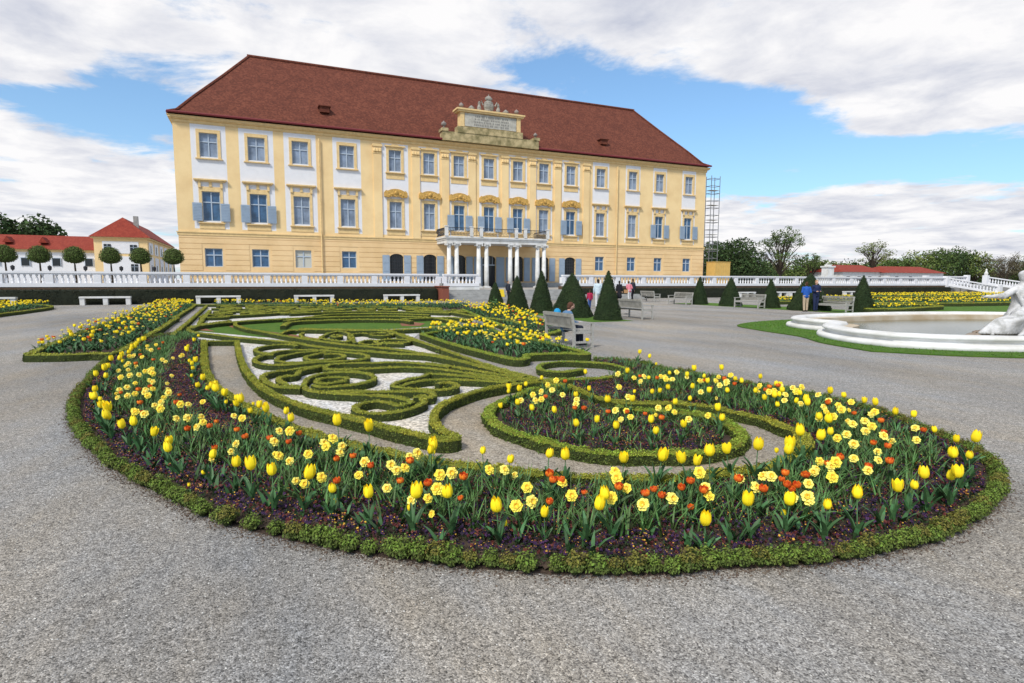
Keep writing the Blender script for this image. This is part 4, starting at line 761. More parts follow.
def far_flowers(name, P, kinds, label):
    """the far beds' countless blooms as one mesh: a tuft of leaves and a bloom per point"""
    src = {k: [] for k in 'yrd'}
    for k in 'yrd':
        me = SP[k].data; src[k] = ([tuple(v.co) for v in me.vertices], [tuple(p.vertices) for p in me.polygons], [p.material_index for p in me.polygons])
    V = []; F = []; Mi = []; off = 0; rows_ = []
    for (x, y), k in zip(P, kinds):
        v, f, m = src[k]; a = random.uniform(0, 6.28); s = random.uniform(.95, 1.3); c_, s_ = math.cos(a)*s, math.sin(a)*s
        arr = np.array(v); V.append(np.c_[x+arr[:, 0]*c_-arr[:, 1]*s_, y+arr[:, 0]*s_+arr[:, 1]*c_, .03+arr[:, 2]*s]); F += [tuple(i+off for i in q) for q in f]; mm = {'y': 1, 'r': 2, 'd': 3}[k]
        Mi += [mm if q else 0 for q in m]; off += len(v)
    b = MB(); b.v = V; b.f = F; b.m = Mi; b.n = off; o = b.build(name, [leaf_blue, yel, redp, pale]); return tag(o, label, 'flowers', kind='stuff')
def kpick(n, wy, wr): return ['y' if r < wy else 'r' if r < wy+wr else 'd' for r in rng.random(n)]
def far_bed(poly, dens, wy, wr, what, n_ind):
    n = int(area(poly)*dens); P = scatter(poly, n); ks = kpick(n, wy, wr); o = np.argsort(np.hypot(P[:, 0], P[:, 1])); P = P[o]; ks = [ks[i] for i in o]
    cnt = {'y': 0, 'r': 0, 'd': 0}; rest = []
    for i in range(n):
        k = ks[i]
        if i < n_ind:
            cnt[k] += 1; nm = {'y': 'yellow tulip', 'r': 'red tulip', 'd': 'pale daffodil'}[k]
            one_flower(k, P[i, 0], P[i, 1], f'{nm} in the {what}, {ordw(cnt[k])} nearest to the camera', f'{nm}s in the {what}')
        else: rest.append(i)
    if rest: far_flowers('flower_drift', P[rest], [ks[i] for i in rest], f'tulips and daffodils massed in the {what}')
far_bed(D['bed_r1'], 13, .42, .05, 'wedge bed next to the occupied bench', 105)
far_bed(D['bed_l1'], 10, .34, .09, 'wedge bed left of the parterre', 95)
far_bed(D['bed_r2'], 9, .5, .06, 'bed behind the occupied bench', 0)
far_bed(D['bed_l2'], 9, .5, .06, 'small bed at the far left of the parterre', 0)
far_bed(D['bed_l3'], 9, .6, .04, 'bed cut by the left edge', 0)
far_bed(D['strip'], 7, .35, .04, 'long flower strip at the far edge of the parterre', 0)
for k, lab in (('bed_r1', 'next to the occupied bench'), ('bed_l1', 'left of the parterre'), ('bed_r2', 'behind the occupied bench'), ('bed_l3', 'at the left picture edge'), ('bed_l2', 'at the far left'), ('strip', 'at the far edge of the parterre')):
    tuft_field('tulip_foliage', D[k], 16 if k in ('bed_r1', 'bed_l1') else 7, .17, far_ok, leaf_blue, 'green tulip leaves in the bed '+lab, .045, 5)
# dense embroidery of low box scrolls in the far half of the parterre
def scroll(cx, cy, r, a0, turns, sgn=1, tail=None):
    pts = []
    for i in range(14):
        t = i/13; rr = r*(1-.72*t); a = a0+sgn*turns*2*math.pi*t; pts.append((cx+rr*math.cos(a), cy+rr*math.sin(a)*1.2))
    if tail: pts = tail+pts
    return pts
random.seed(21); fh = 0
for gy in range(6):
    for gx in range(9):
        cx = -1.3+gx*1.28+random.uniform(-.25, .25); cy = 27.2+gy*2.1+random.uniform(-.3, .3)
        if not inside([(cx, cy)], D['far_zone'])[0]: continue
        fh += 1; r = random.uniform(.5, .72); a0 = random.uniform(0, 6.28)
        hedge(scroll(cx, cy, r, a0, random.uniform(.9, 1.3), random.choice((-1, 1)), [(cx+r*math.cos(a0)+.9*math.sin(a0), cy+r*math.sin(a0)*1.2-1.2*math.cos(a0))]), .15, .11,
              f'small hedge scroll in the far embroidery, {ordw(gx+1)} from the left in the {ordw(gy+1)} row back', 'small hedge scrolls of the far embroidery')
for n, ln in enumerate(D['far_lines']):
    hedge(ln, .16, .15, f'long low hedge line across the far embroidery, {ordw(n+1)} counting away from the camera', 'long hedge lines of the far embroidery')
# right-hand flower beds behind the fountain
for n, (poly, what) in enumerate(D['right_beds']):
    sheet('soil_bed', poly, .05, soil, th=.045)
    far_bed(poly, [3.5, 5, 4.5, 4.][n], .45, .01, what, 0)
    tuft_field('tulip_foliage', poly, 2.5, .2, far_ok, leaf_blue, 'green tulip leaves in the '+what, .11, 4)
    ed = poly+[poly[0]]
    hedge([p for i in range(len(poly)) for p in ((poly[i]), tuple((np.array(poly[i])+np.array(poly[(i+1) % len(poly)]))/2))]+[poly[0]], .25, .3, 'low box hedge round the '+what, lm=box_leaf)
for n, q in enumerate(D['right_lawns']): sheet('lawn', q, .02+.004*n, grass, th=.015)
# ------------------------------------------------------------ palace
PX = [-3.51, .53, 4.45, 8.89, 13.82, 17.44, 20.78, 24.26, 27.78, 31.06, 34.62, 38.74, 43.36, 47.45, 52.05]
WW = [1.5, 1.5, 1.5, 1.45, 1.3, 1.25, 1.25, 1.25, 1.25, 1.25, 1.25, 1.25, 1.25, 1.25, 1.25]
PW = [3.3, 3.4, 3.35, 3.1, 2.9, 2.35, 2.3, 2.4, 2.35, 2.3, 2.5, 2.6, 2.45, 2.4, 2.5]
FYp, XL, XR, ZB, ZE = 62., -6.2, 54.8, .86, 15.95
pal = empty('palace', (24.3, 62, .85), label='long three storey yellow palace with white panels and a steep red hipped roof', cat='palace')
o_ = Vector((24.3, 62, .85))
def pb(mb, name, mats, parent=pal, smooth=False):
    """build in world coordinates, keep the parent's own place"""
    wl = Vector((0, 0, 0)); p = parent
    while p: wl += p.location; p = p.parent
    for a in mb.v: a -= np.array(wl)
    return mb.build(name, mats, parent, smooth)
PX = [x+d for x, d in zip(PX, (.13, .12, .1, .08)+(0,)*11)]; PW = [w_*(.88 if (k < 4 or k > 10) else .95) for k, w_ in enumerate(PW)]
holes = []   # x0,x1,z0,z1
for i, x in enumerate(PX):
    h = WW[i]/2
    holes.append((x-h, x+h, 12.85, 15.0)); holes.append((x-h, x+h, 7.05, 9.75))
    if 4 <= i <= 10: holes.append((x-(.8 if i == 7 else .72), x+(.8 if i == 7 else .72), .86 if i == 7 else 1.5, 4.4))
    else: holes.append((x-h, x+h, 2.85, 4.55))
panels = [(x-PW[i]/2, x+PW[i]/2, 6.35, 15.75 if not 4 <= i <= 10 else 15.6) for i, x in enumerate(PX)]
xs = sorted({round(v, 3) for h in holes+panels for v in h[:2]} | {XL, XR}); zs = sorted({round(v, 3) for h in holes+panels for v in h[2:]} | {ZB, ZE, 5.8})
wall = MB()
for i in range(len(xs)-1):
    for j in range(len(zs)-1):
        cx, cz = (xs[i]+xs[i+1])/2, (zs[j]+zs[j+1])/2
        if xs[i+1]-xs[i] < .002: continue
        if any(a < cx < b and c < cz < d for a, b, c, d in holes): continue
        mi = 1 if any(a < cx < b and c < cz < d for a, b, c, d in panels) else (2 if cz < 5.8 else 0)
        wall.add([(xs[i], FYp, zs[j]), (xs[i+1], FYp, zs[j]), (xs[i+1], FYp, zs[j+1]), (xs[i], FYp, zs[j+1])], [(0, 1, 2, 3)], mi)
for a, b, c, d in holes:
    y = FYp+.32; mi = 0
    wall.add([(a, FYp, c), (a, FYp, d), (a, y, d), (a, y, c)], [(0, 1, 2, 3)], mi); wall.add([(b, FYp, c), (b, y, c), (b, y, d), (b, FYp, d)], [(0, 1, 2, 3)], mi)
    wall.add([(a, FYp, d), (b, FYp, d), (b, y, d), (a, y, d)], [(0, 1, 2, 3)], mi); wall.add([(a, FYp, c), (a, y, c), (b, y, c), (b, FYp, c)], [(0, 1, 2, 3)], mi)
DB = 14.
wall.add([(XL, FYp, ZB), (XL, FYp, ZE), (XL, FYp+DB, ZE), (XL, FYp+DB, ZB)], [(0, 1, 2, 3)], 0)
wall.add([(XR, FYp, ZB), (XR, FYp+DB, ZB), (XR, FYp+DB, ZE), (XR, FYp, ZE)], [(0, 1, 2, 3)], 0)
wall.add([(XL, FYp+DB, ZB), (XL, FYp+DB, ZE), (XR, FYp+DB, ZE), (XR, FYp+DB, ZB)], [(0, 1, 2, 3)], 0)
pb(wall, 'wall', [ochre, white, ochre_o])
# cornice, string course, rusticated joints, plinth
c = MB(); ov = [(0, ZE-.22), (.07, ZE-.16), (.10, ZE+.08), (.26, ZE+.16), (.34, ZE+.32), (.40, ZE+.36)]
for (d0, z0), (d1, z1) in zip(ov[:-1], ov[1:]):
    c.box(XL-d1, XR+d1, FYp-d1, FYp+DB+d1, z0+.001, z1)
pb(c, 'cornice', ochre_d)
c = MB(); c.box(XL-.08, XR+.08, FYp-.08, FYp-.002, 5.72, 5.95); c.box(XL-.14, XR+.14, FYp-.14, FYp-.003, 5.95, 6.05); pb(c, 'string_course', ochre_d)
c = MB()
zz = 1.5
while zz < 5.6:
    zsn = zz+.50; segs = [(XL, XR)]
    for a, b, lo, hi in holes:
        if lo < 5 and lo-.05 < zsn and zz < hi+.05:
            segs = [q for s in segs for q in ((s[0], min(s[1], a-.22)), (max(s[0], b+.22), s[1])) if q[1]-q[0] > .1]
    for s0, s1 in segs: c.box(s0, s1, FYp-.035, FYp-.002, zz, zz+.455)
    zz += .50
pb(c, 'rustication', ochre_o)
c = MB(); c.box(XL-.1, 23.3, FYp-.1, FYp-.002, .86, 1.4); c.box(25.2, XR+.1, FYp-.1, FYp-.002, .86, 1.4); pb(c, 'plinth', stone_g)
for x in (12.9-.9, 16.0, 19.2, 22.25, 26.18, 29.6, 32.83, 36.7):
    c = MB(); hw = .42; c.box(x-hw, x+hw, FYp-.12, FYp-.002, 6.06, 15.45)
    p = pb(c, 'pilaster', ochre)
    k = MB(); k.box(x-hw-.08, x+hw+.08, FYp-.2, FYp-.003, 15.2, 15.44)
    for q in range(3):
        k.lathe([(.02, 0), (.17, .1), (.13, .3), (.02, .42)], (x-.28+.28*q, FYp-.16, 14.62), 8, 0, sy=.7)
    k.box(x-hw-.03, x+hw+.03, FYp-.16, FYp-.003, 14.5, 14.6); pb(k, 'capital', ochre_d, p)
for x in (6.3, 41.0):
    c = MB(); c.tube([(x, FYp-.2, 15.4), (x, FYp-.2, .9)], .07, 8); 
    for z in (3, 6.3, 9.5, 12.6): c.lathe([(.10, 0), (.10, .08)], (x, FYp-.2, z), 8)
    pb(c, 'downpipe', ochre_d)
def window(x, z0, z1, w, glass, style, arch=False, cols=2, shutter=0):
    y = FYp+.14; fr = MB(); g = MB(); g.box(x-w/2+.002, x+w/2-.002, y+.06, y+.1, z0+.002, z1-.002); win = pb(g, 'window', glass)
    t = .07
    fr.box(x-w/2+.001, x-w/2+t, y, y+.055, z0+.001, z1-.001); fr.box(x+w/2-t, x+w/2-.001, y, y+.055, z0+.001, z1-.001)
    fr.box(x-w/2+t, x+w/2-t, y, y+.055, z0+.001, z0+t); fr.box(x-w/2+t, x+w/2-t, y, y+.055, z1-t, z1-.001)
    fr.box(x-.05, x+.05, y-.01, y+.05, z0+t, z1-t); zt = z0+(z1-z0)*.64
    fr.box(x-w/2+t, x-.05, y-.005, y+.05, zt-.05, zt+.05); fr.box(x+.05, x+w/2-t, y-.005, y+.05, zt-.05, zt+.05)
    pb(fr, 'frame', sash, win)
    if style:
        s = MB(); e = .25
        s.box(x-w/2-e, x-w/2-.001, FYp-.06, FYp-.002, z0-.12, z1+.3); s.box(x+w/2+.001, x+w/2+e, FYp-.06, FYp-.002, z0-.12, z1+.3); s.box(x-w/2, x+w/2, FYp-.06, FYp-.002, z1+.001, z1+.3)
        pb(s, 'surround', ochre_d, win)
        s = MB(); s.box(x-w/2-e-.12, x+w/2+e+.12, FYp-.2, FYp-.004, z0-.22, z0-.121); pb(s, 'sill', ochre_d, win)
    if style == 'mid_side':
        s = MB(); s.box(x-w/2-.62, x+w/2+.62, FYp-.34, FYp-.004, z1+.98, z1+1.1); s.box(x-w/2-.5, x+w/2+.5, FYp-.22, FYp-.004, z1+.86, z1+.979)
        s.box(x-w/2-e, x+w/2+e, FYp-.05, FYp-.003, z1+.301, z1+.42); 
        for q in (-1, 1): s.box(x+q*(w/2+.16)-.11, x+q*(w/2+.16)+.11, FYp-.17, FYp-.065, z1+.32, z1+.859)
        s.box(x-.12, x+.12, FYp-.1, FYp-.004, z1+.43, z1+.859)
        pb(s, 'pediment', ochre_d, win)
        s = MB(); s.box(x-w/2-.3, x+w/2+.3, FYp-.05, FYp-.003, 6.35, z0-.23); pb(s, 'apron', ochre_d, win)
    if style == 'mid_rich':
        s = MB(); poly = []; zb = z1+.42; W_ = w/2+.55
        top = [(W_*q, zb+.32+.55*max(0, math.cos(q*math.pi/2))**.6+(.16 if abs(q) > .82 else 0)) for q in np.linspace(1, -1, 15)]
        poly = [(x-W_, zb+.06), (x-W_*.55, zb-.02), (x-W_*.3, zb+.14), (x, zb+.08), (x+W_*.3, zb+.14), (x+W_*.55, zb-.02), (x+W_, zb+.06)]+[(x+a, b_) for a, b_ in top]
        n_ = len(poly); V = [(a, yy, b_) for yy in (FYp-.32, FYp-.003) for a, b_ in poly]
        T = tessellate_polygon([[Vector((a, b_, 0)) for a, b_ in poly]]); s.add(V, [tuple(t) for t in T]+[(i, (i+1) % n_, (i+1) % n_+n_, i+n_) for i in range(n_)])
        s.lathe([(.02, -.2), (.2, -.05), (.2, .1), (.02, .26)], (x, FYp-.36, zb+.45), 10, sy=.5)
        for q in (-1, 1): s.lathe([(.02, -.12), (.14, 0), (.02, .14)], (x+q*.42, FYp-.34, zb+.3), 8, sy=.5); s.lathe([(.02, -.1), (.12, 0), (.02, .1)], (x+q*.72, FYp-.34, zb+.16), 8, sy=.5)
        pb(s, 'pediment', mat('gilded_stucco', (.66, .40, .11), .8, .45, 6), win)
        s = MB(); s.box(x-w/2-.3, x+w/2+.3, FYp-.05, FYp-.003, 6.35, z0-.23); pb(s, 'apron', ochre_d, win)
    if style == 'top_rich':
        s = MB(); s.box(x-w/2-.4, x+w/2+.4, FYp-.2, FYp-.004, z1+.301, z1+.42)
        s.prism([(x-.45, z1+.42), (x+.45, z1+.42), (x+.3, z1+.56), (x-.3, z1+.56)], FYp-.12, FYp-.004); pb(s, 'lintel', ochre_d, win)
        s = MB(); s.box(x-w/2-.3, x+w/2+.3, FYp-.05, FYp-.003, z0-.8, z0-.23); pb(s, 'apron', ochre_d, win)
    if shutter:
        hh = z0+(z1-z0)*.60
        for q in (-1, 1):
            s = MB(); a = x+q*(w/2+.02); b_ = x+q*(w/2+.02+.78); x0, x1 = min(a, b_), max(a, b_)
            s.box(x0, x1, FYp-.27, FYp-.22, z0-.02, hh)
            for r in range(int((hh-z0)/.14)): s.box(x0+.07, x1-.07, FYp-.29, FYp-.271, z0+.06+r*.14, z0+.13+r*.14)
            pb(s, 'shutter', shut, win)
    return win
for i, x in enumerate(PX):
    midw = 4 <= i <= 10
    window(x, 12.85, 15.0, WW[i], glass_g, 'top_rich' if midw else 'plain')
    sh = i in (0, 1, 6, 7, 8, 10, 13, 14)
    window(x, 7.05, 9.75, WW[i], glass_d if sh else glass_g, 'mid_rich' if midw else 'mid_side', shutter=sh)
    if not midw: window(x, 2.85, 4.55, WW[i], glass_d if i not in (2,) else mat('pale_blind', (.5, .5, .45), .7), None)
for i in range(4, 11):
    x = PX[i]; big = i == 7; hw = .8 if big else .72; z0 = .86 if big else 1.5; z1 = 4.4
    g = MB(); g.box(x-hw+.002, x+hw-.002, FYp+.2, FYp+.24, z0+.002, z1-.002); d = pb(g, 'door' if big else 'arched_window', glass_k)
    s = MB()  # stone corner pieces that round the head of the opening
    for q in (-1, 1):
        arc = [(x+q*hw, z1), (x+q*hw, z1-.42)]+[(x+q*hw*math.cos(a), z1-.42+.42*math.sin(a)) for a in np.linspace(.12, math.pi/2, 7)]
        n_ = len(arc); V = [(a, yy, b_) for yy in (FYp-.03, FYp+.19) for a, b_ in arc]; T = tessellate_polygon([[Vector((a, b_, 0)) for a, b_ in arc]])
        s.add(V, [tuple(t) for t in T]+[(k, (k+1) % n_, (k+1) % n_+n_, k+n_) for k in range(n_)])
    pb(s, 'arch', ochre_o, d)
    s = MB()
    for q in range(1, 6): s.tube([(x-hw+q*hw/3, FYp+.1, z0), (x-hw+q*hw/3, FYp+.1, z1-.1)], .018, 5)
    for q in range(7):
        zz = z0+.2+q*(z1-z0-.3)/7
        if not big or zz > 3.4: s.tube([(x-hw, FYp+.1, zz), (x+hw, FYp+.1, zz)], .018, 5)
    if not big: pb(s, 'grille', ironm, d)
    else:
        s = MB(); s.box(x-hw, x+hw, FYp+.08, FYp+.16, 3.3, 3.42); s.box(x-.04, x+.04, FYp+.08, FYp+.16, 3.42, z1-.02)
        for q in (-1, 1): s.box(x+q*hw*.55-.02, x+q*hw*.55+.02, FYp+.1, FYp+.15, 3.42, z1-.1)
        pb(s, 'frame', sash, d)
    for q in (-1, 1):
        s = MB(); a = x+q*(hw+.04); b_ = x+q*(hw+.04+(.98 if big else .74)); x0, x1 = min(a, b_), max(a, b_)
        s.box(x0, x1, FYp-.12, FYp-.07, z0+.03, z1-.15)
        for r in range(3): s.box(x0+.1, x1-.1, FYp-.14, FYp-.121, z0+.2+r*(z1-z0-.3)/3, z0+.05+(r+1)*(z1-z0-.3)/3)
        pb(s, 'shutter', shut, d)
# roof: bell-cast hipped roof
rf = MB(); e = .28; zr = 24.6; yr = FYp+DB/2; rx0, rx1 = XL+6.6, XR-6.9
lv = [(0., 16.45), (.055, 16.85), (.22, 18.5), (.6, 21.6), (1., zr)]
ringsR = []
for t, z in lv:
    tt = {0.: 0, .055: .10, .22: .285, .6: .655, 1.: 1}[t]
    ringsR.append([(XL-e+(rx0-XL+e)*tt, FYp-.55+(yr-FYp+.55)*tt, z), (XR+e+(rx1-XR-e)*tt, FYp-.55+(yr-FYp+.55)*tt, z), (XR+e+(rx1-XR-e)*tt, FYp+DB+e+(yr-FYp-DB-e)*tt, z), (XL-e+(rx0-XL+e)*tt, FYp+DB+e+(yr-FYp-DB-e)*tt, z)])
V = [p for r in ringsR for p in r]; F = [(i*4+k, i*4+(k+1) % 4, (i+1)*4+(k+1) % 4, (i+1)*4+k) for i in range(len(lv)-1) for k in range(4)]+[(3, 2, 1, 0)]
rf.add(V, F); roof = pb(rf, 'roof', roof_m)
c = MB(); c.tube([(rx0-.2, yr, zr+.03), (rx1+.2, yr, zr+.03)], .17, 8)
for cx_, q in ((rx0, 0), (rx1, 1)):
    pts = [Vector(r[q]) for r in ringsR]; c.tube([tuple(p+Vector((0, 0, .04))) for p in pts], .13, 6)
pb(c, 'ridge_tiles', roof_m, roof)
c = MB(); c.tube([(XL-e-.06, FYp-.6, 16.5), (XR+e+.06, FYp-.6, 16.5)], .10, 8); c.tube([(XL-e-.06, FYp-e-.06, 16.5), (XL-e-.06, FYp+DB+e, 16.5)], .10, 8); pb(c, 'gutter', gutter_m, roof)
for x, z in ((7.1, 18.6), (39.8, 18.5)):
    c = MB(); y = 63.3; c.box(x-.45, x+.45, y-.25, y+1.2, z-.3, z+.25); c.prism([(x-.6, z+.25), (x+.6, z+.25), (x+.6, z+.32), (x-.6, z+.32)], y-.4, y+1.3); d_ = pb(c, 'dormer', roof_m, roof)
# attic with inscription over the middle
at = empty('attic', (24.3-24.3, 61.4-62, 16.6-.85)); at.parent = pal
def part(mb, name, m, parent): 
    return pb(mb, name, m, parent)
A0 = 61.25
c = MB(); c.box(18.75, 30.0, A0, A0+1.0, 16.38, 17.3); c.box(18.65, 19.35, A0-.1, A0+1.1, 17.3, 17.6); c.box(29.4, 30.1, A0-.1, A0+1.1, 17.3, 17.6); c.box(20.4, 28.0, A0-.06, A0+1.0, 17.3, 17.95); part(c, 'attic_base', mat('mossy_stone', (.50, .40, .22), .95, scale=1.6, col2=(.20, .17, .08), bump=.4), at)
c = MB(); c.box(20.7, 27.7, A0+.02, A0+.9, 17.95, 19.45); c.box(20.7, 21.15, A0-.08, A0+.019, 17.951, 19.449); c.box(27.25, 27.7, A0-.08, A0+.019, 17.951, 19.449); c.box(20.4, 28.0, A0-.25, A0+1.1, 19.45, 19.62); c.box(20.25, 28.15, A0-.35, A0+1.2, 19.62, 19.78); part(c, 'inscription_block', ochre_d, at)
c = MB(); c.box(21.2, 27.2, A0-.05, A0+.015, 18.02, 19.38); tb = part(c, 'inscription_tablet', mat('tablet', (.52, .50, .44), .9, .35, 2), at)
c = MB(); random.seed(3)
for r in range(4):
    x = 22.3+random.uniform(-.1, .1); 
    while x < 26.2:
        w_ = random.uniform(.06, .2); c.box(x, x+w_, A0-.062, A0-.05, 18.15+r*.29, 18.15+r*.29+.19); x += w_+random.choice((.05, .06, .16))
part(c, 'worn_lettering', mat('lettering', (.25, .24, .22), .9), at)
def urn(x, z, s, p, y=A0+.4):
    c = MB(); c.lathe([(.25*s, 0), (.25*s, .1*s), (.1*s, .15*s), (.12*s, .3*s), (.34*s, .5*s), (.38*s, .68*s), (.3*s, .85*s), (.12*s, .95*s), (.02*s, 1.1*s)], (x, y, z), 12); return part(c, 'urn', mat('urn_stone', (.30, .26, .24), .9, .4, 4), p)
urn(20.95, 19.78, .68, at); urn(27.4, 19.78, .68, at); urn(19.0, 17.6, .75, at); urn(29.75, 17.6, .6, at)
c = MB(); c.lathe([(.2, 0), (.45, .1), (.62, .6), (.5, 1.1), (.25, 1.25), (.4, 1.35), (.44, 1.5), (.25, 1.7), (.05, 1.8), (.03, 1.95)], (24.1, A0+.4, 19.78), 16, sy=.45)
for q in (-1, 1):
    c.lathe([(.22, 0), (.24, .4), (.14, .7), (.16, .85), (.11, 1.0), (.02, 1.12)], (24.1+q*1.1, A0+.4, 19.78), 10, sy=.8); c.lathe([(.3, 0), (.35, .3), (.05, .55)], (24.1+q*2.0, A0+.4, 19.78), 9)
    c.tube([(24.1+q*1.05, A0+.35, 20.5), (24.1+q*.9, A0+.3, 20.9), (24.1+q*.7, A0+.3, 20.5)], .09, 6)
part(c, 'crest', mat('crest_stone', (.34, .32, .28), .9, .5, 4), at)
# portico
po = pal
ow = 58.6
for x in PCOLS:
    c = MB(); c.lathe([(.24, 1.05), (.25, 2.2), (.20, 5.05)], (x, ow, 0), 16); 
    cl = part(c, 'column', stone_w, po)
    for s_ in cl.data.polygons: s_.use_smooth = True
    c = MB(); c.box(x-.34, x+.34, ow-.34, ow+.34, .857, 1.0); c.lathe([(.32, 1.0), (.32, 1.05)], (x, ow, .001), 14); part(c, 'column_base', stone_w, cl)
    c = MB(); c.lathe([(.21, 5.05), (.25, 5.15), (.23, 5.2), (.33, 5.38)], (x, ow, .001), 14); c.box(x-.36, x+.36, ow-.36, ow+.36, 5.385, 5.5)
    for q in (-1, 1): c.tube([(x+q*.3, ow-.36, 5.3), (x+q*.3, ow+.36, 5.3)], .09, 8)
    part(c, 'capital', stone_w, cl)
c = MB(); a, b_ = PCOLS[0]-.28, PCOLS[-1]+.12
c.box(a, b_, ow-.34, 61.99, 5.501, 5.8); c.box(a-.06, b_+.06, ow-.4, 61.98, 5.8, 5.98); c.box(a-.16, b_+.16, ow-.5, 61.97, 5.98, 6.16); part(c, 'entablature', stone_w, po)
c = MB(); ry = ow-.42
for (x0, y0, x1, y1) in ((a-.1, ry, b_+.1, ry), (a-.1, ry, a-.1, 61.6), (b_+.1, ry, b_+.1, 61.6)):
    c.bar((x0, y0, 7.02), (x1, y1, 7.02), .07, .05); c.bar((x0, y0, 6.26), (x1, y1, 6.26), .05, .04); n_ = int(math.hypot(x1-x0, y1-y0)/.16)
    for k in range(n_+1):
        t = k/n_; xx, yy = x0+(x1-x0)*t, y0+(y1-y0)*t; c.tube([(xx, yy, 6.26), (xx+.07, yy, 6.5), (xx-.07, yy, 6.75), (xx, yy, 7.0)], .022, 4)
part(c, 'balcony_railing', ironm, po)
for x in (a-.1, a+2.6, (a+b_)/2-2.0, (a+b_)/2+2.0, b_-2.6, b_+.1):
    c = MB(); c.box(x-.16, x+.16, ry-.14, ry+.14, 6.165, 7.1); c.box(x-.2, x+.2, ry-.18, ry+.18, 7.1, 7.18); part(c, 'balcony_pier', stone_w, po)

# ------------------------------------------------------------ balustrades
def baluster_mb(x, y, z0, z1, n=8):
    h = z1-z0; c = MB(); c.lathe([(.085, 0), (.085, .06*h), (.045, .1*h), (.095, .34*h), (.085, .46*h), (.04, .78*h), (.065, .86*h), (.08, .94*h), (.08, h)], (0, 0, 0), n); return c
def balustrade(x0, x1, y, label, bay, nb, dz=0.):
    root = empty('balustrade', ((x0+x1)/2, y, 1.15), label=label, cat='balustrade', group=None); n = max(int(round((x1-x0)/bay)), 1); L_ = (x1-x0)/n
    c = MB(); c.box(x0-.06, x1+.06, y-.24, y+.24, 1.151, 1.40); pb(c, 'base_course', white, root)
    c = MB(); c.box(x0-.06, x1+.06, y-.22, y+.22, 2.04, 2.17); c.box(x0-.02, x1+.02, y-.17, y+.17, 1.95, 2.039); pb(c, 'hand_rail', white, root)
    proto = None; cnt = 0; extra = []
    for i in range(n+1):
        xp = x0+i*L_; c = MB(); c.box(xp-.21, xp+.21, y-.2, y+.2, 1.401, 1.949); pb(c, 'pier', white, root)
        if i < n:
            for k in range(nb):
                xb = xp+.21+(L_-.42)*(k+.5)/nb
                if cnt < 96:
                    if proto is None: proto = baluster_mb(0, 0, 1.401, 1.949).build('baluster', white, root, True); ob = proto
                    else: ob = proto.copy(); COL.objects.link(ob); ob.parent = root
                    ob.location = (xb-root.location.x, 0, .251); cnt += 1
                else: extra.append(xb)
    if extra:
        c = MB()
        for xb in extra:
            q = baluster_mb(0, 0, 1.401, 1.949, 6)
            for a in q.v: a += np.array([xb, y, 1.401])
            c.add(np.concatenate(q.v), q.f)
        o = pb(c, 'balusters', white, root, True); tag(o, kind='stuff')
    return root
balustrade(-22.6, 13.9, 47.15, 'white stone balustrade along the terrace left of the steps', 2.6, 7)
balustrade(14.4, 17.4, 47.15, 'short white balustrade piece beside the top of the palace steps', 3.0, 8)
balustrade(25.6, 81., 47.15, 'long white balustrade along the terrace right of the steps', 2.9, 7)
def wallpiece(x0, x1, label):
    c = MB(); c.box(x0, x1, 46.95, 47.6, .002, 1.149); o = c.build('terrace_wall', wallbrown); tag(o, label, 'wall')
wallpiece(-60, 14.1, 'low brown retaining wall behind the dark hedge left of the steps')
wallpiece(25.4, 81.3, 'low brown retaining wall behind the dark hedge right of the steps')
c = MB(); c.box(14.25, 17.5, 46.95, 47.4, .86, 1.149); tag(c.build('stair_wall', stone_w), 'short pale wall under the balustrade piece beside the steps', 'wall')
c = MB(); c.box(13.6, 14.15, 44.9, 46.9, .002, 1.12); c.box(13.52, 14.19, 44.82, 46.9, 1.12, 1.2); tag(c.build('stair_pier', redw), 'reddish brown pier at the end of the hedge beside the steps', 'pier')
def long_hedge(x0, x1, y0, y1, h, label):
    nx = int((x1-x0)/.5); V = []; sec = [(y0, .0), (y0-.03, h*.5), (y0, h*.93), (y0+.12, h), (y1-.1, h), (y1, h*.9), (y1, 0)]
    for i in range(nx+1):
        x = x0+(x1-x0)*i/nx
        for y, z in sec: V.append((x, y+.05*noise.noise(Vector((x*1.2, y, z*2))), z+(.04*noise.noise(Vector((x*.9, y*2, 5))) if z > 0 else .003)))
    k = len(sec); b = MB(); b.add(V, [(i*k+j, (i+1)*k+j, (i+1)*k+j+1, i*k+j+1) for i in range(nx) for j in range(k-1)]+[tuple(range(k)), tuple(nx*k+j for j in range(k))[::-1]])
    n_ = int((x1-x0)*260); P = np.c_[rng.uniform(x0, x1, n_), np.full(n_, y0-.02), rng.uniform(.03, h, n_)]; Q = np.tile([0, -1., 0], (n_, 1)); top = rng.random(n_) < .4
    P[top, 1] = rng.uniform(y0, y1, top.sum()); P[top, 2] = h; Q[top] = [0, 0, 1]; join_quads(b, leaves(P, Q, .045, .7), 1)
    o = b.build('dark_hedge', [hedge_dark, hedge_leaf]); tag(o, label, 'hedge')
long_hedge(-60, 13.5, 45.95, 46.85, .98, 'long near-black clipped hedge below the left balustrade')
long_hedge(26.5, 80.5, 45.95, 46.85, .95, 'long dark green hedge below the right balustrade')
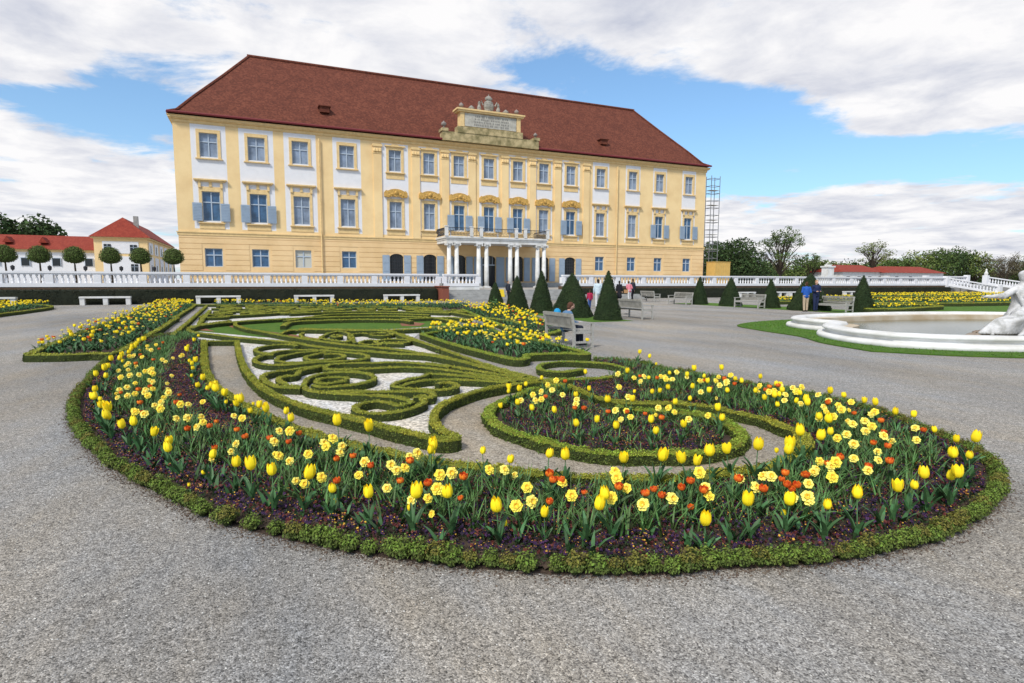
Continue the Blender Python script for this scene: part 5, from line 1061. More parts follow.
# descending stair at the far right end of the terrace
rs = empty('garden_stairs', (85, 47, 0), label='pale flight of garden stairs with stone balustrades at the far right', cat='stairs')
c = MB(); 
for k in range(8): c.box(84.5, 90.5, 44.2+.35*k, 47, .143*k+.002 if k else .004, .143*(k+1))
pb(c, 'steps', stone_g, rs)
def slope_bal(p0, p1, nm):
    c = MB(); p0 = Vector(p0); p1 = Vector(p1); u = Vector((0, 0, 1)); c.bar(p0+u*.12, p1+u*.12, .45, .3); c.bar(p0+u*.98, p1+u*.98, .4, .14); n_ = int((p1-p0).length/.36)
    for k in range(n_):
        q = p0.lerp(p1, (k+.5)/n_); c.lathe([(.1, .25), (.06, .35), (.11, .5), (.05, .8), (.09, .93)], tuple(q), 6)
    for q in (p0, p1): c.box(q.x-.28, q.x+.28, q.y-.28, q.y+.28, q.z-.2, q.z+1.2)
    pb(c, nm, white, rs)
slope_bal((81.3, 47, 1.15), (86.2, 43.6, .05), 'stair_balustrade'); slope_bal((82, 50, 1.25), (91, 50, 1.35), 'landing_balustrade'); slope_bal((90.5, 47.4, 1.3), (98, 43.5, .05), 'stair_balustrade')
c = MB(); c.box(81.3, 99, 50, 50.5, .0, 1.2); pb(c, 'landing_wall', stone_w, rs)
c = MB(); c.lathe([(.2, 0), (.25, .3), (.1, .6), (.12, .8), (.02, .95)], (90.5, 47.4, 2.45), 8); pb(c, 'finial', stone_w, rs)

# ------------------------------------------------------------ stone benches under the hedge
def stone_bench(x, y, L_, label, grp):
    r = empty('stone_bench', (x, y, 0), label=label, cat='bench', group=grp)
    c = MB(); c.box(-L_/2, L_/2, -.22, .22, .44, .55); c.build('seat', stone_w, r)
    for q in (-L_/2+.15, 0, L_/2-.15):
        c = MB(); c.box(q-.13, q+.13, -.18, .18, .002, .439); c.build('leg', stone_w, r)
for n, (x, lab) in enumerate(((-14.9, 'white stone bench cut off by the left picture edge'), (-8.88, 'white stone bench below the dark hedge, left of the wedge bed'), (-2.32, 'white stone bench behind the far left corner of the parterre'), (3.99, 'white stone bench behind the middle of the parterre, below the hedge'), (10.49, 'white stone bench nearest the palace steps'))):
    stone_bench(x, 45.5, 2.8, lab, 'stone benches along the left hedge')
for x, lab in ((46.0, 'small pale stone bench behind the second right topiary cone'), (50.6, 'pale stone bench left of the standing couple by the far hedge'), (53.1, 'pale stone bench nearest the standing couple by the far hedge'), (61.5, 'pale stone bench at the far hedge behind the last wooden bench')):
    stone_bench(x, 45.5, 2.2, lab, 'stone benches along the right hedge')
# ------------------------------------------------------------ wooden garden benches
def wood_bench(x, y, rz, L_, label):
    """seat faces local -Y, length along X"""
    r = empty('garden_bench', (x, y, 0), rz, label=label, cat='bench', group='weathered wooden garden benches'); h = L_/2
    for sx in (-1, 1):
        c = MB(); c.bar((sx*h, .24, .002), (sx*h, .24, .5), .06, .06); c.bar((sx*h, .24, .5), (sx*h, .32, .85), .06, .055); c.build('back_leg', wood_g, r)
        c = MB(); c.bar((sx*h, -.28, .002), (sx*h, -.28, .60), .06, .06); c.build('front_leg', wood_g, r)
        c = MB(); c.box(sx*h-.035, sx*h+.035, -.34, .27, .601, .635); c.build('armrest', wood_g, r)
        c = MB(); c.box(sx*h-.02, sx*h+.02, -.25, .21, .12, .17); c.box(sx*h-.02, sx*h+.02, -.25, .21, .36, .42); c.build('side_rail', wood_g, r)
    c = MB()
    for k in range(7): c.box(-h+.032, h-.032, -.30+.075*k, -.245+.075*k, .42, .445)
    c.box(-h+.032, h-.032, -.29, -.26, .34, .419); c.build('seat', wood_g, r)
    c = MB(); c.bar((-h+.031, .31, .815), (h-.031, .31, .815), .035, .09); c.bar((-h+.031, .255, .52), (h-.031, .255, .52), .035, .06); n_ = int(L_/.085)
    for k in range(n_):
        xx = -h+.06+(L_-.12)*(k+.5)/n_; c.bar((xx, .257, .545), (xx, .305, .775), .042, .016)
    c.build('backrest', wood_l, r); return r
wood_bench(7.42, 13.35, R(90), 1.5, 'weathered wooden bench with a person seated, seen from behind')
wood_bench(15.5, 21.75, R(90), 1.7, 'weathered wooden bench to the right of the tall topiary cone')
wood_bench(28.9, 38.6, R(90), 1.7, 'distant pale garden bench behind the walking group')
wood_bench(27.6, 33.4, R(-90), 1.9, 'farthest wooden bench before the first right topiary cone')
wood_bench(28.2, 27.6, R(-90), 1.9, 'wooden bench between the second and third right topiary cones')
wood_bench(29.0, 22.4, R(-90), 1.9, 'wooden bench to the right of the standing couple')

# ------------------------------------------------------------ topiary
def topiary(x, y, h, wd, sq, label, rz=0., leanx=0.):
    b = MB(); prof = []; n = 14
    for i in range(n+1):
        t = i/n; prof.append((wd/2*(1-t)**.82*(1.0 if t > .04 else .97), h*t))
    prof[-1] = (.03, h); b.lathe(prof, n=28, sq=sq, mi=0)
    V = b.v[0]; d = fnoise(V, 3.1, .085)+fnoise(V, 7, .03); V[:, 0] *= 1+d; V[:, 1] *= 1+d
    cnt = int(wd*h*5200); t = 1-np.sqrt(rng.random(cnt)); a = rng.uniform(0, 2*math.pi, cnt); q = 1/((np.abs(np.cos(a))**sq+np.abs(np.sin(a))**sq)**(1/sq)) if sq else 1.
    rr = wd/2*(1-t)**.82*q; P = np.c_[rr*np.cos(a), rr*np.sin(a), h*t]; nz = fnoise(P, 3.1, .085)+fnoise(P, 7, .03); P[:, :2] *= (1+nz)[:, None]
    Q = np.c_[np.cos(a), np.sin(a), np.full(cnt, .45)]; P += Q*rng.uniform(-.01, .045, cnt)[:, None]; P[:, 2] = np.maximum(P[:, 2], .03)
    join_quads(b, leaves(P, Q, .022, .6), 1)
    o = b.build('topiary_cone', [yew, yew_leaf], loc=(x, y, .012)); o.rotation_euler = (0, leanx, rz); tag(o, label, 'topiary', 'clipped yew cones')
TOP = [(13.3, 32.9, 1.56, 1.05, 2.3, 'smallest dark yew cone, leftmost of the near row', 0), (13.5, 30.2, 1.92, 1.25, 2.3, 'dark yew cone, second from the left by the steps', .3), (13.45, 27.0, 2.15, 1.18, 2.3, 'narrow dark yew cone left of the broad pyramid', .1), (13.3, 23.6, 2.0, 1.75, 5, 'broad four sided yew pyramid behind the occupied bench', .85), (13.7, 21.2, 2.08, 1.12, 2.3, 'tall narrow yew cone between the pyramid and a bench', 0),
 (28.8, 32.8, 1.95, 1.1, 2.3, 'yew cone of the far right row, nearest the palace', 0), (29.05, 30.1, 1.9, 1.35, 2.6, 'yew cone in the right row, second from the palace', .2), (29.3, 27.0, 1.78, 1.08, 2.3, 'short yew cone right of the middle wooden bench', 0), (29.4, 24.3, 2.1, 2.2, 5, 'broad yew pyramid behind the standing couple', .8), (30.3, 21.7, 1.98, 1.2, 2.3, 'rightmost yew cone, behind the last wooden bench', 0)]
for x, y, h, wd, sq, lab, rz in TOP: topiary(x, y, h, wd, sq, lab, rz, R(-2) if h < 1.6 else 0)
# ------------------------------------------------------------ bodies grown as one continuous surface
def blob(name, shapes, voxel, m, parent=None, smooth=3, loc=None):
    mb = MB()
    for s in shapes:
        if len(s) == 4:      # tapered capsule p0,p1,r0,r1
            p0, p1, r0, r1 = Vector(s[0]), Vector(s[1]), s[2], s[3]; d = p1-p0; L_ = d.length; z = d.normalized() if L_ > 1e-6 else Vector((0, 0, 1))
            x = z.orthogonal().normalized(); y = z.cross(x); rows = []
            for k in range(1, 5): a = math.pi/2*k/5-math.pi/2; rows.append((p0+z*math.sin(a)*r0, math.cos(a)*r0))
            for k in range(4): t = k/3; rows.append((p0.lerp(p1, t), r0+(r1-r0)*t))
            for k in range(1, 5): a = math.pi/2*k/5; rows.append((p1+z*math.sin(a)*r1, math.cos(a)*r1))
            n = 12; V = [tuple(c+x*math.cos(2*math.pi*i/n)*r+y*math.sin(2*math.pi*i/n)*r) for c, r in rows for i in range(n)]
            F = [(i*n+k, i*n+(k+1) % n, (i+1)*n+(k+1) % n, (i+1)*n+k) for i in range(len(rows)-1) for k in range(n)]+[tuple(range(n))[::-1], tuple((len(rows)-1)*n+k for k in range(n))]
            mb.add(V, F)
        else:                # ellipsoid centre, radii, (rotation euler)
            c, r, e = s; rot = Matrix.Rotation(e[2], 3, 'Z')@Matrix.Rotation(e[1], 3, 'Y')@Matrix.Rotation(e[0], 3, 'X'); n = 14; m_ = 9; V = []
            for i in range(1, m_):
                a = math.pi*i/m_-math.pi/2
                for k in range(n): b_ = 2*math.pi*k/n; V.append(tuple(Vector(c)+rot@Vector((r[0]*math.cos(a)*math.cos(b_), r[1]*math.cos(a)*math.sin(b_), r[2]*math.sin(a)))))
            F = [(i*n+k, i*n+(k+1) % n, (i+1)*n+(k+1) % n, (i+1)*n+k) for i in range(m_-2) for k in range(n)]+[tuple(range(n))[::-1], tuple((m_-2)*n+k for k in range(n))]
            mb.add(V, F)
    o = mb.build(name, m, smooth=True); md = o.modifiers.new('r', 'REMESH'); md.mode = 'VOXEL'; md.voxel_size = voxel; md.use_smooth_shade = True
    if smooth: sm = o.modifiers.new('s', 'SMOOTH'); sm.iterations = smooth; sm.factor = .5
    dg = bpy.context.evaluated_depsgraph_get(); me = bpy.data.meshes.new_from_object(o.evaluated_get(dg)); old = o.data
    bpy.data.objects.remove(o); bpy.data.meshes.remove(old); me.name = name
    for p in me.polygons: p.use_smooth = True
    if not me.materials: me.materials.append(m)
    return link(name, me, parent, loc)
skin = mat('skin', (.55, .33, .24), .6)
def cloth(n, c): return mat(n, c, .85, .2, 9)
def person(x, y, rz, H, label, top, legs, hair, shoe=(.02, .02, .025), stride=.12, arms=('down', 'down'), bend=0., extra=None, skirt=False, group=None):
    """standing figure facing local -Y, height H"""
    r = empty('person', (x, y, .0), rz, label=label, cat='person', group=group); k = H/1.75
    P = lambda a, b, c: (a*k, (b-bend*max(0, c-.95))*k, c*k)
    sh = lambda s: P(s*.185, 0, 1.42); ft = [P(-.09, -stride, .07), P(.09, stride, .07)]; kn = [P(-.095, -stride*.7-.02, .50), P(.095, stride*.4-.02, .50)]; hp = [P(-.09, 0, .93), P(.09, 0, .93)]
    arm = []
    for s, m_ in zip((-1, 1), arms):
        if m_ == 'down': el, wr, hd = P(s*.25, .03, 1.14), P(s*.25, -.04, .90), P(s*.25, -.06, .80)
        elif m_ == 'bent': el, wr, hd = P(s*.25, .04, 1.15), P(s*.14, -.22, 1.12), P(s*.08, -.29, 1.13)
        else: el, wr, hd = P(s*.24, -.14, 1.22), P(s*.16, -.32, 1.38), P(s*.13, -.36, 1.44)
        arm.append((el, wr, hd))
    hc = P(0, -.015, 1.64); S = [(P(0, 0, .98), P(0, 0, 1.30), .125*k, .135*k), (P(-.11, 0, 1.38), P(.11, 0, 1.38), .075*k, .075*k), (P(0, 0, 1.4), P(0, 0, 1.55), .055*k, .05*k),
      (hc, (.078*k, .095*k, .115*k), (0, 0, 0)), (P(0, -.115, 1.625), (.013*k, .02*k, .018*k), (0, 0, 0)), (P(0, -.08, 1.56), (.035*k, .025*k, .02*k), (0, 0, 0)), (P(-.08, 0, 1.63), (.012*k, .02*k, .03*k), (0, 0, 0)), (P(.08, 0, 1.63), (.012*k, .02*k, .03*k), (0, 0, 0))]
    for q, s in enumerate((-1, 1)):
        S += [(hp[q], kn[q], .085*k, .056*k), (kn[q], ft[q], .054*k, .038*k), (sh(s), arm[q][0], .048*k, .04*k), (arm[q][0], arm[q][1], .038*k, .028*k), (arm[q][1], arm[q][2], .03*k, .03*k)]
        hd = Vector(arm[q][2]); wr = Vector(arm[q][1]); d = (hd-wr).normalized()
        for f in range(4): o_ = Vector(((f-1.5)*.018*k, 0, 0)); S.append((tuple(hd+o_), tuple(hd+o_+d*(.07-.008*abs(f-1.5))*k), .009*k, .007*k))
        S.append((tuple(hd), tuple(hd+Vector((-s*.045*k, -.02*k, 0))+d*.03*k), .011*k, .008*k))
    blob('body', S, .012*max(k, .7), skin, r, 1)
    T = [(P(0, 0, .93), P(0, 0, 1.32), .15*k, .16*k), (P(-.12, 0, 1.40), P(.12, 0, 1.40), .078*k, .078*k), (P(0, 0, 1.44), P(0, 0, 1.48), .07*k, .06*k)]
    for q, s in enumerate((-1, 1)): T += [(sh(s), arm[q][0], .066*k, .055*k), (arm[q][0], arm[q][1], .053*k, .042*k), (P(s*.06, 0, .9), P(s*.07, 0, 1.2), .12*k, .12*k)]
    blob('jacket', T, .014*max(k, .7), top, r, 3)
    if skirt: T = [(P(0, 0, .95), P(0, 0, .45), .14*k, .24*k)]
    else:
        T = [(P(-.05, 0, .95), P(.05, 0, .95), .13*k, .13*k)]
        for q in (0, 1): T += [(hp[q], kn[q], .10*k, .075*k), (kn[q], tuple(Vector(ft[q])+Vector((0, 0, .03))), .073*k, .06*k)]
    blob('trousers' if not skirt else 'skirt', T, .014*max(k, .7), legs, r, 2)
    T = [(tuple(Vector(hc)+Vector((0, .022*k, .025*k))), (.088*k, .10*k, .11*k), (0, 0, 0)), (tuple(Vector(hc)+Vector((0, .05*k, -.05*k))), (.075*k, .06*k, .09*k), (0, 0, 0))]
    blob('hair', T, .012*max(k, .7), hair, r, 1)
    sm_ = mat('shoe_dark', shoe, .6)
    for q in (0, 1): f = Vector(ft[q]); blob('shoe', [((f.x, f.y+.03*k, .045*k), (f.x, f.y-.14*k, .04*k), .045*k, .038*k)], .012, sm_, r, 1)
    if extra: extra(r, k)
    return r
hb = mat('hair_brown', (.06, .03, .015), .8); hk = mat('hair_black', (.012, .01, .01), .8); hg = mat('hair_grey', (.25, .23, .21), .8)
fr_ = lambda x, y: math.atan2(x, -y)    # facing helper
person(19.3, 31.0, R(150), 1.74, 'adult in a pale blue jacket standing behind the broad pyramid', cloth('pale_blue_cloth', (.55, .66, .74)), cloth('white_cloth', (.6, .6, .62)), hk)
person(18.0, 29.8, R(165), 1.12, 'child in a crimson jacket and blue trousers beside the pale blue adult', cloth('crimson_cloth', (.40, .02, .07)), cloth('blue_cloth', (.05, .10, .28)), hb, stride=.16)
person(25.5, 38.9, R(140), 1.72, 'adult half hidden behind the tall narrow yew cone', cloth('white_cloth', (.6, .6, .62)), cloth('black_cloth', (.012, .012, .018)), hk)
person(26.5, 39.4, R(120), 1.64, 'adult dressed in black with long black hair, right of the tall cone', cloth('black_cloth', (.012, .012, .018)), cloth('black_cloth', (.012, .012, .018)), hk, skirt=True)
def bagf(r, k):
    c = MB(); c.slab([(-.16, -.05), (.16, -.05), (.18, .07), (-.18, .07)], .78, 1.05); o = c.build('bag', cloth('tan_bag', (.45, .25, .12)), r); o.location = (.3, 0, -.1)
person(27.4, 39.3, R(165), 1.62, 'person in a pink and ochre top bending towards the group', cloth('pink_cloth', (.62, .20, .25)), cloth('white_cloth', (.6, .6, .62)), hb, bend=.35, arms=('bent', 'bent'), extra=bagf)
person(28.4, 40.3, R(190), 1.80, 'tall person in a dark jacket at the right of the walking group', cloth('dark_jacket', (.03, .035, .05)), cloth('black_cloth', (.012, .012, .018)), hb)
person(19.05, 44.4, R(20), 1.62, 'person in dark clothes standing at the foot of the palace steps', cloth('dark_jacket', (.03, .035, .05)), cloth('black_cloth', (.012, .012, .018)), hk)
person(27.75, 23.15, R(180-30), 1.62, 'person in a royal blue top and beige trousers seen from behind by a yew pyramid', cloth('royal_blue_cloth', (.02, .10, .42)), cloth('beige_cloth', (.46, .36, .25)), hb, arms=('bent', 'bent'), stride=.04)
person(28.45, 23.1, R(-20), 1.72, 'person in navy jacket and trousers facing the one in royal blue', cloth('navy_cloth', (.015, .025, .075)), cloth('navy_cloth', (.015, .025, .075)), mat('hair_fair', (.30, .18, .09), .8), arms=('bent', 'bent'), stride=.05)
# folding sign by the steps
c = MB(); c.add([(-.22, -.12, 0), (.22, -.12, 0), (.18, 0, .62), (-.18, 0, .62), (-.22, .12, 0), (.22, .12, 0)], [(0, 1, 2, 3), (4, 3, 2, 5), (0, 3, 4), (1, 5, 2), (0, 4, 5, 1)]); o = c.build('warning_sign', mat('sign_yellow', (.75, .55, .03), .6), loc=(19.25, 44.6, .43))
o.location = (18.9, 45.45, .288); o.scale = (1.1, 1.1, 1.0); tag(o, 'small yellow folding sign beside the dark person at the steps', 'sign')
# ---- seated person on the near bench (facing +X)
sp = empty('person', (7.36, 13.32, -.02), R(90), label='dark haired person in a denim jacket sitting bent forward on the near bench', cat='person')
dn = cloth('denim_cloth', (.10, .19, .32)); dk = cloth('dark_trousers', (.015, .02, .035))
S = [((0, .05, .58), (0, -.02, .95), .12, .12), ((-.10, -.04, 1.0), (.10, -.04, 1.0), .07, .07), ((0, -.05, 1.0), (0, -.10, 1.13), .052, .048), ((0, -.15, 1.20), (.076, .095, .11), (.5, 0, 0)), ((0, -.245, 1.15), (.014, .022, .016), (0, 0, 0)), ((-.078, -.14, 1.19), (.012, .02, .03), (0, 0, 0)), ((.078, -.14, 1.19), (.012, .02, .03), (0, 0, 0))]
for s in (-1, 1):
    S += [((s*.09, .03, .55), (s*.10, -.42, .55), .08, .058), ((s*.10, -.42, .55), (s*.11, -.44, .09), .054, .04), ((s*.18, -.03, .99), (s*.23, -.10, .74), .045, .038), ((s*.23, -.10, .74), (s*.09, -.34, .70), .036, .028), ((s*.09, -.34, .70), (s*.06, -.40, .70), .03, .028)]
    for f in range(4): S.append(((s*.06+(f-1.5)*.014, -.40, .70), (s*.05+(f-1.5)*.014, -.455+.006*abs(f-1.5), .685), .009, .007))
    S.append(((s*.07, -.38, .715), (s*.03, -.41, .73), .011, .008))
blob('body', S, .011, skin, sp, 1)
T = [((0, .05, .56), (0, -.02, .93), .145, .15), ((-.11, -.04, 1.0), (.11, -.04, 1.0), .078, .078)]
for s in (-1, 1): T += [((s*.18, -.03, .99), (s*.23, -.10, .74), .062, .052), ((s*.23, -.10, .74), (s*.11, -.31, .70), .05, .04)]
blob('jacket', T, .013, dn, sp, 2)
T = [((-.07, .04, .55), (.07, .04, .55), .12, .12)]
for s in (-1, 1): T += [((s*.09, .03, .55), (s*.10, -.42, .55), .095, .075), ((s*.10, -.42, .55), (s*.11, -.44, .13), .07, .055)]
blob('trousers', T, .013, dk, sp, 1)
blob('hair', [((0, -.125, 1.235), (.088, .10, .10), (.4, 0, 0)), ((0, -.07, 1.17), (.07, .055, .07), (0, 0, 0))], .012, mat('hair_auburn', (.085, .035, .02), .8), sp, 1)
for s in (-1, 1): blob('shoe', [((s*.11, -.41, .045), (s*.12, -.59, .04), .045, .038)], .012, mat('shoe_dark', (.02, .02, .025), .6), sp, 1)
c = MB(); c.box(-.09, .09, -.50, -.38, .725, .74); c.build('book', mat('book_cover', (.5, .5, .5), .7), sp)
bp = blob('backpack', [((0, 0, .13), (0, 0, .30), .12, .10), ((0, -.07, .14), (0, -.07, .2), .07, .07)], .014, cloth('bright_blue_cloth', (.02, .30, .60)), None, 2, (7.3, 13.72, .45)); bp.scale = (1, 1.1, 1.25); tag(bp, 'bright blue backpack lying on the near bench beside the sitting person', 'backpack')

sp.scale = (.9, .9, .86)
# ------------------------------------------------------------ fountain
FC = [(14.9, 9.7), (15.05, 10.9), (15.7, 12.1), (16.6, 12.9), (17.5, 13.35), (17.6, 14.1), (17.8, 14.9), (18.4, 15.7), (19.6, 16.35), (21.9, 16.6), (24.9, 16.5), (27.4, 15.9), (29.3, 14.9), (30.2, 13.2), (30, 11), (28.8, 8.8), (26.5, 7.1), (23.5, 6.2), (20.8, 6.3), (18.6, 7.0), (16.9, 7.85), (15.6, 8.75)]
Pc, Lf = resample(FC+[FC[0]], .12); Pc = Pc[:-1]; nF = len(Pc); Tn = np.roll(Pc, -1, 0)-np.roll(Pc, 1, 0); Tn /= np.linalg.norm(Tn, axis=1)[:, None]; Nf = np.stack([-Tn[:, 1], Tn[:, 0]], 1)
ctr = Pc.mean(0)
if ((Pc-ctr)*Nf).sum() < 0: Nf = -Nf
fo = empty('fountain', (float(ctr[0]), float(ctr[1]), 0), label='low white stone fountain basin with a scalloped moulded rim', cat='fountain')
def loop_band(prof, m, name, smooth=True):
    c = MB(); k = len(prof); V = [(Pc[i, 0]+Nf[i, 0]*d, Pc[i, 1]+Nf[i, 1]*d, z) for i in range(nF) for d, z in prof]
    F = [(i*k+j, i*k+(j+1) % k, ((i+1) % nF)*k+(j+1) % k, ((i+1) % nF)*k+j) for i in range(nF) for j in range(k)]; c.add(V, F); return pb(c, name, m, fo, smooth)
loop_band([(-.30, .004), (-.30, .30), (-.26, .36), (-.10, .38), (.10, .37), (.20, .33), (.21, .28), (.16, .25), (.12, .22)] + [(.12, .17), (.2, .16), (.33, .14), (.36, .09), (.35, .004)], stone_w, 'rim')
loop_band([(-.62, -.25), (-.62, .26), (-.301, .27), (-.301, -.25)], mat('basin_lining', (.42, .33, .22), .9, scale=.8, col2=(.55, .49, .40)), 'basin_wall', False)
wpoly = [tuple(Pc[i]-Nf[i]*.65) for i in range(0, nF, 3)]
wm_ = mat('pool_water', (.13, .115, .06), .18, spec=.3, bump=.12, scale=3, bscale=6)
c = MB(); c.slab(wpoly, .02, .075); wo_ = c.build('water', wm_); tag(wo_, kind='structure')
gp = [tuple(q) for q in resample([(13.4, 9.3), (14.0, 11.1), (15.0, 12.7), (15.6, 14.8), (16.6, 16.8), (19.6, 18.1), (24, 18.2), (28.5, 17.6), (31.5, 16), (32.2, 12), (30.5, 8), (27, 5.6), (23.5, 4.8), (20, 5.2), (17.0, 6.3), (14.6, 7.8), (13.4, 9.3)], .3)[0][:-1]]
sheet('lawn', gp, .03, grass, th=.024)
# short grass blades along the near side of the ring, uncountable
gb = scatter(gp, 42000); gb = gb[~inside(gb, [tuple(Pc[i]+Nf[i]*.3) for i in range(0, nF, 3)])]
Q = np.tile([.0, 0., 1.], (len(gb), 1)); q = leaves(np.c_[gb, np.full(len(gb), .035)], rng.normal(0, 1, (len(gb), 3)), .022, .3, .3)
tag(quads_mesh('grass', q, 4, mat('grass_blade', (.065, .17, .012), .8, island=.5)), 'bright green clipped grass ring round the fountain', 'grass', kind='stuff')
# rock and marble figure, in the frame of the photograph's right-hand axis
rx, ry = 18.52, 9.38
rk = blob('statue_rock', [((-.2, 0, .1), (1.1, .1, .15), .34, .45), ((-.75, -.05, .05), (-.3, 0, .1), .16, .26), ((.6, .3, .1), (1.9, .3, .2), .5, .55), ((.2, -.35, .02), (1.5, -.45, .05), .2, .3)], .04, rock, None, 1)
V = rk.data.vertices
for v in V: v.co += v.normal*(noise.noise(v.co*4)*.12+noise.noise(v.co*11)*.04)
rk.location = (rx, ry, 0); rk.rotation_euler.z = R(-23.6); tag(rk, 'rough brown rock in the basin carrying the marble figure', 'rock')
stt = empty('statue', (rx, ry, .0), R(-23.6), label='white marble draped woman seated on the rock with one arm stretched left', cat='statue')
S = [((.62, .05, .78), (.66, .02, 1.12), .24, .20), ((.66, .02, 1.12), (.60, .0, 1.42), .20, .21), ((.45, -.02, 1.48), (.82, .04, 1.48), .10, .11), ((.63, 0, 1.5), (.66, -.02, 1.68), .085, .08),
 ((.68, -.03, 1.80), (.125, .15, .165), (0, 0, 0)), ((.60, -.165, 1.78), (.025, .03, .03), (0, 0, 0)), ((.74, .04, 1.86), (.16, .16, .13), (0, 0, 0)), ((.84, .08, 1.74), (.08, .09, .12), (0, 0, 0)), ((.56, -.16, 1.3), (.09, .08, .09), (0, 0, 0)), ((.74, -.16, 1.3), (.09, .08, .09), (0, 0, 0)),
 ((.45, -.02, 1.47), (.05, -.12, 1.28), .10, .078), ((.05, -.12, 1.30), (-.36, -.2, 1.27), .074, .05), ((-.36, -.2, 1.27), (-.47, -.22, 1.28), .052, .045),
 ((.82, .04, 1.46), (1.05, .1, 1.08), .10, .08), ((1.05, .1, 1.08), (1.25, -.1, .75), .075, .055),
 ((.55, -.02, .72), (.25, -.42, .78), .21, .15), ((.25, -.42, .78), (-.22, -.30, .36), .135, .08), ((-.22, -.30, .36), (-.42, -.44, .28), .07, .05),
 ((.7, -.05, .72), (.78, -.52, .70), .21, .15), ((.78, -.52, .70), (.36, -.5, .30), .13, .08), ((.36, -.5, .30), (.18, -.6, .26), .07, .05)]
for f in range(4): S.append(((-.47, -.25+.025*f, 1.28), (-.62+.012*abs(f-1.5), -.27+.03*f, 1.25-.008*f), .019, .014))
S.append(((-.43, -.17, 1.29), (-.53, -.10, 1.29), .02, .016))
blob('body', S, .018, marble, stt, 2)
random.seed(12); D_ = [((.62, .1, .62), (.5, -.1, .72), .30, .27)]
for k in range(16):      # folds of the robe falling from hip and knees
    t = k/15; a = (.62-.45*t+random.uniform(-.03, .03), -.12-.33*math.sin(t*3), .86-.12*t); b_ = (.52-1.15*t, -.30-.22*math.sin(t*3.1), .33-.02*t); m_ = tuple((Vector(a)+Vector(b_))/2+Vector((-.03, -.10, .10)))
    D_ += [(a, m_, .055, .07), (m_, b_, .07, .05)]
for k in range(12):
    t = k/11; a = (.75+.3*t, -.2, .85); b_ = (.45+1.1*t, -.60+.15*t, .24); m_ = tuple((Vector(a)+Vector(b_))/2+Vector((.05, -.22, .12))); D_ += [(a, m_, .06, .075), (m_, b_, .075, .055)]
for k in range(5): D_ += [((.45+.09*k, -.18, .95), (.5+.1*k, -.22, .70), .045, .06)]
D_ += [((.80, .1, 1.42), (.98, .05, .8), .10, .17), ((.42, -.13, 1.36), (.62, -.2, 1.0), .05, .07)]
blob('robe', D_, .020, marble, stt, 1)

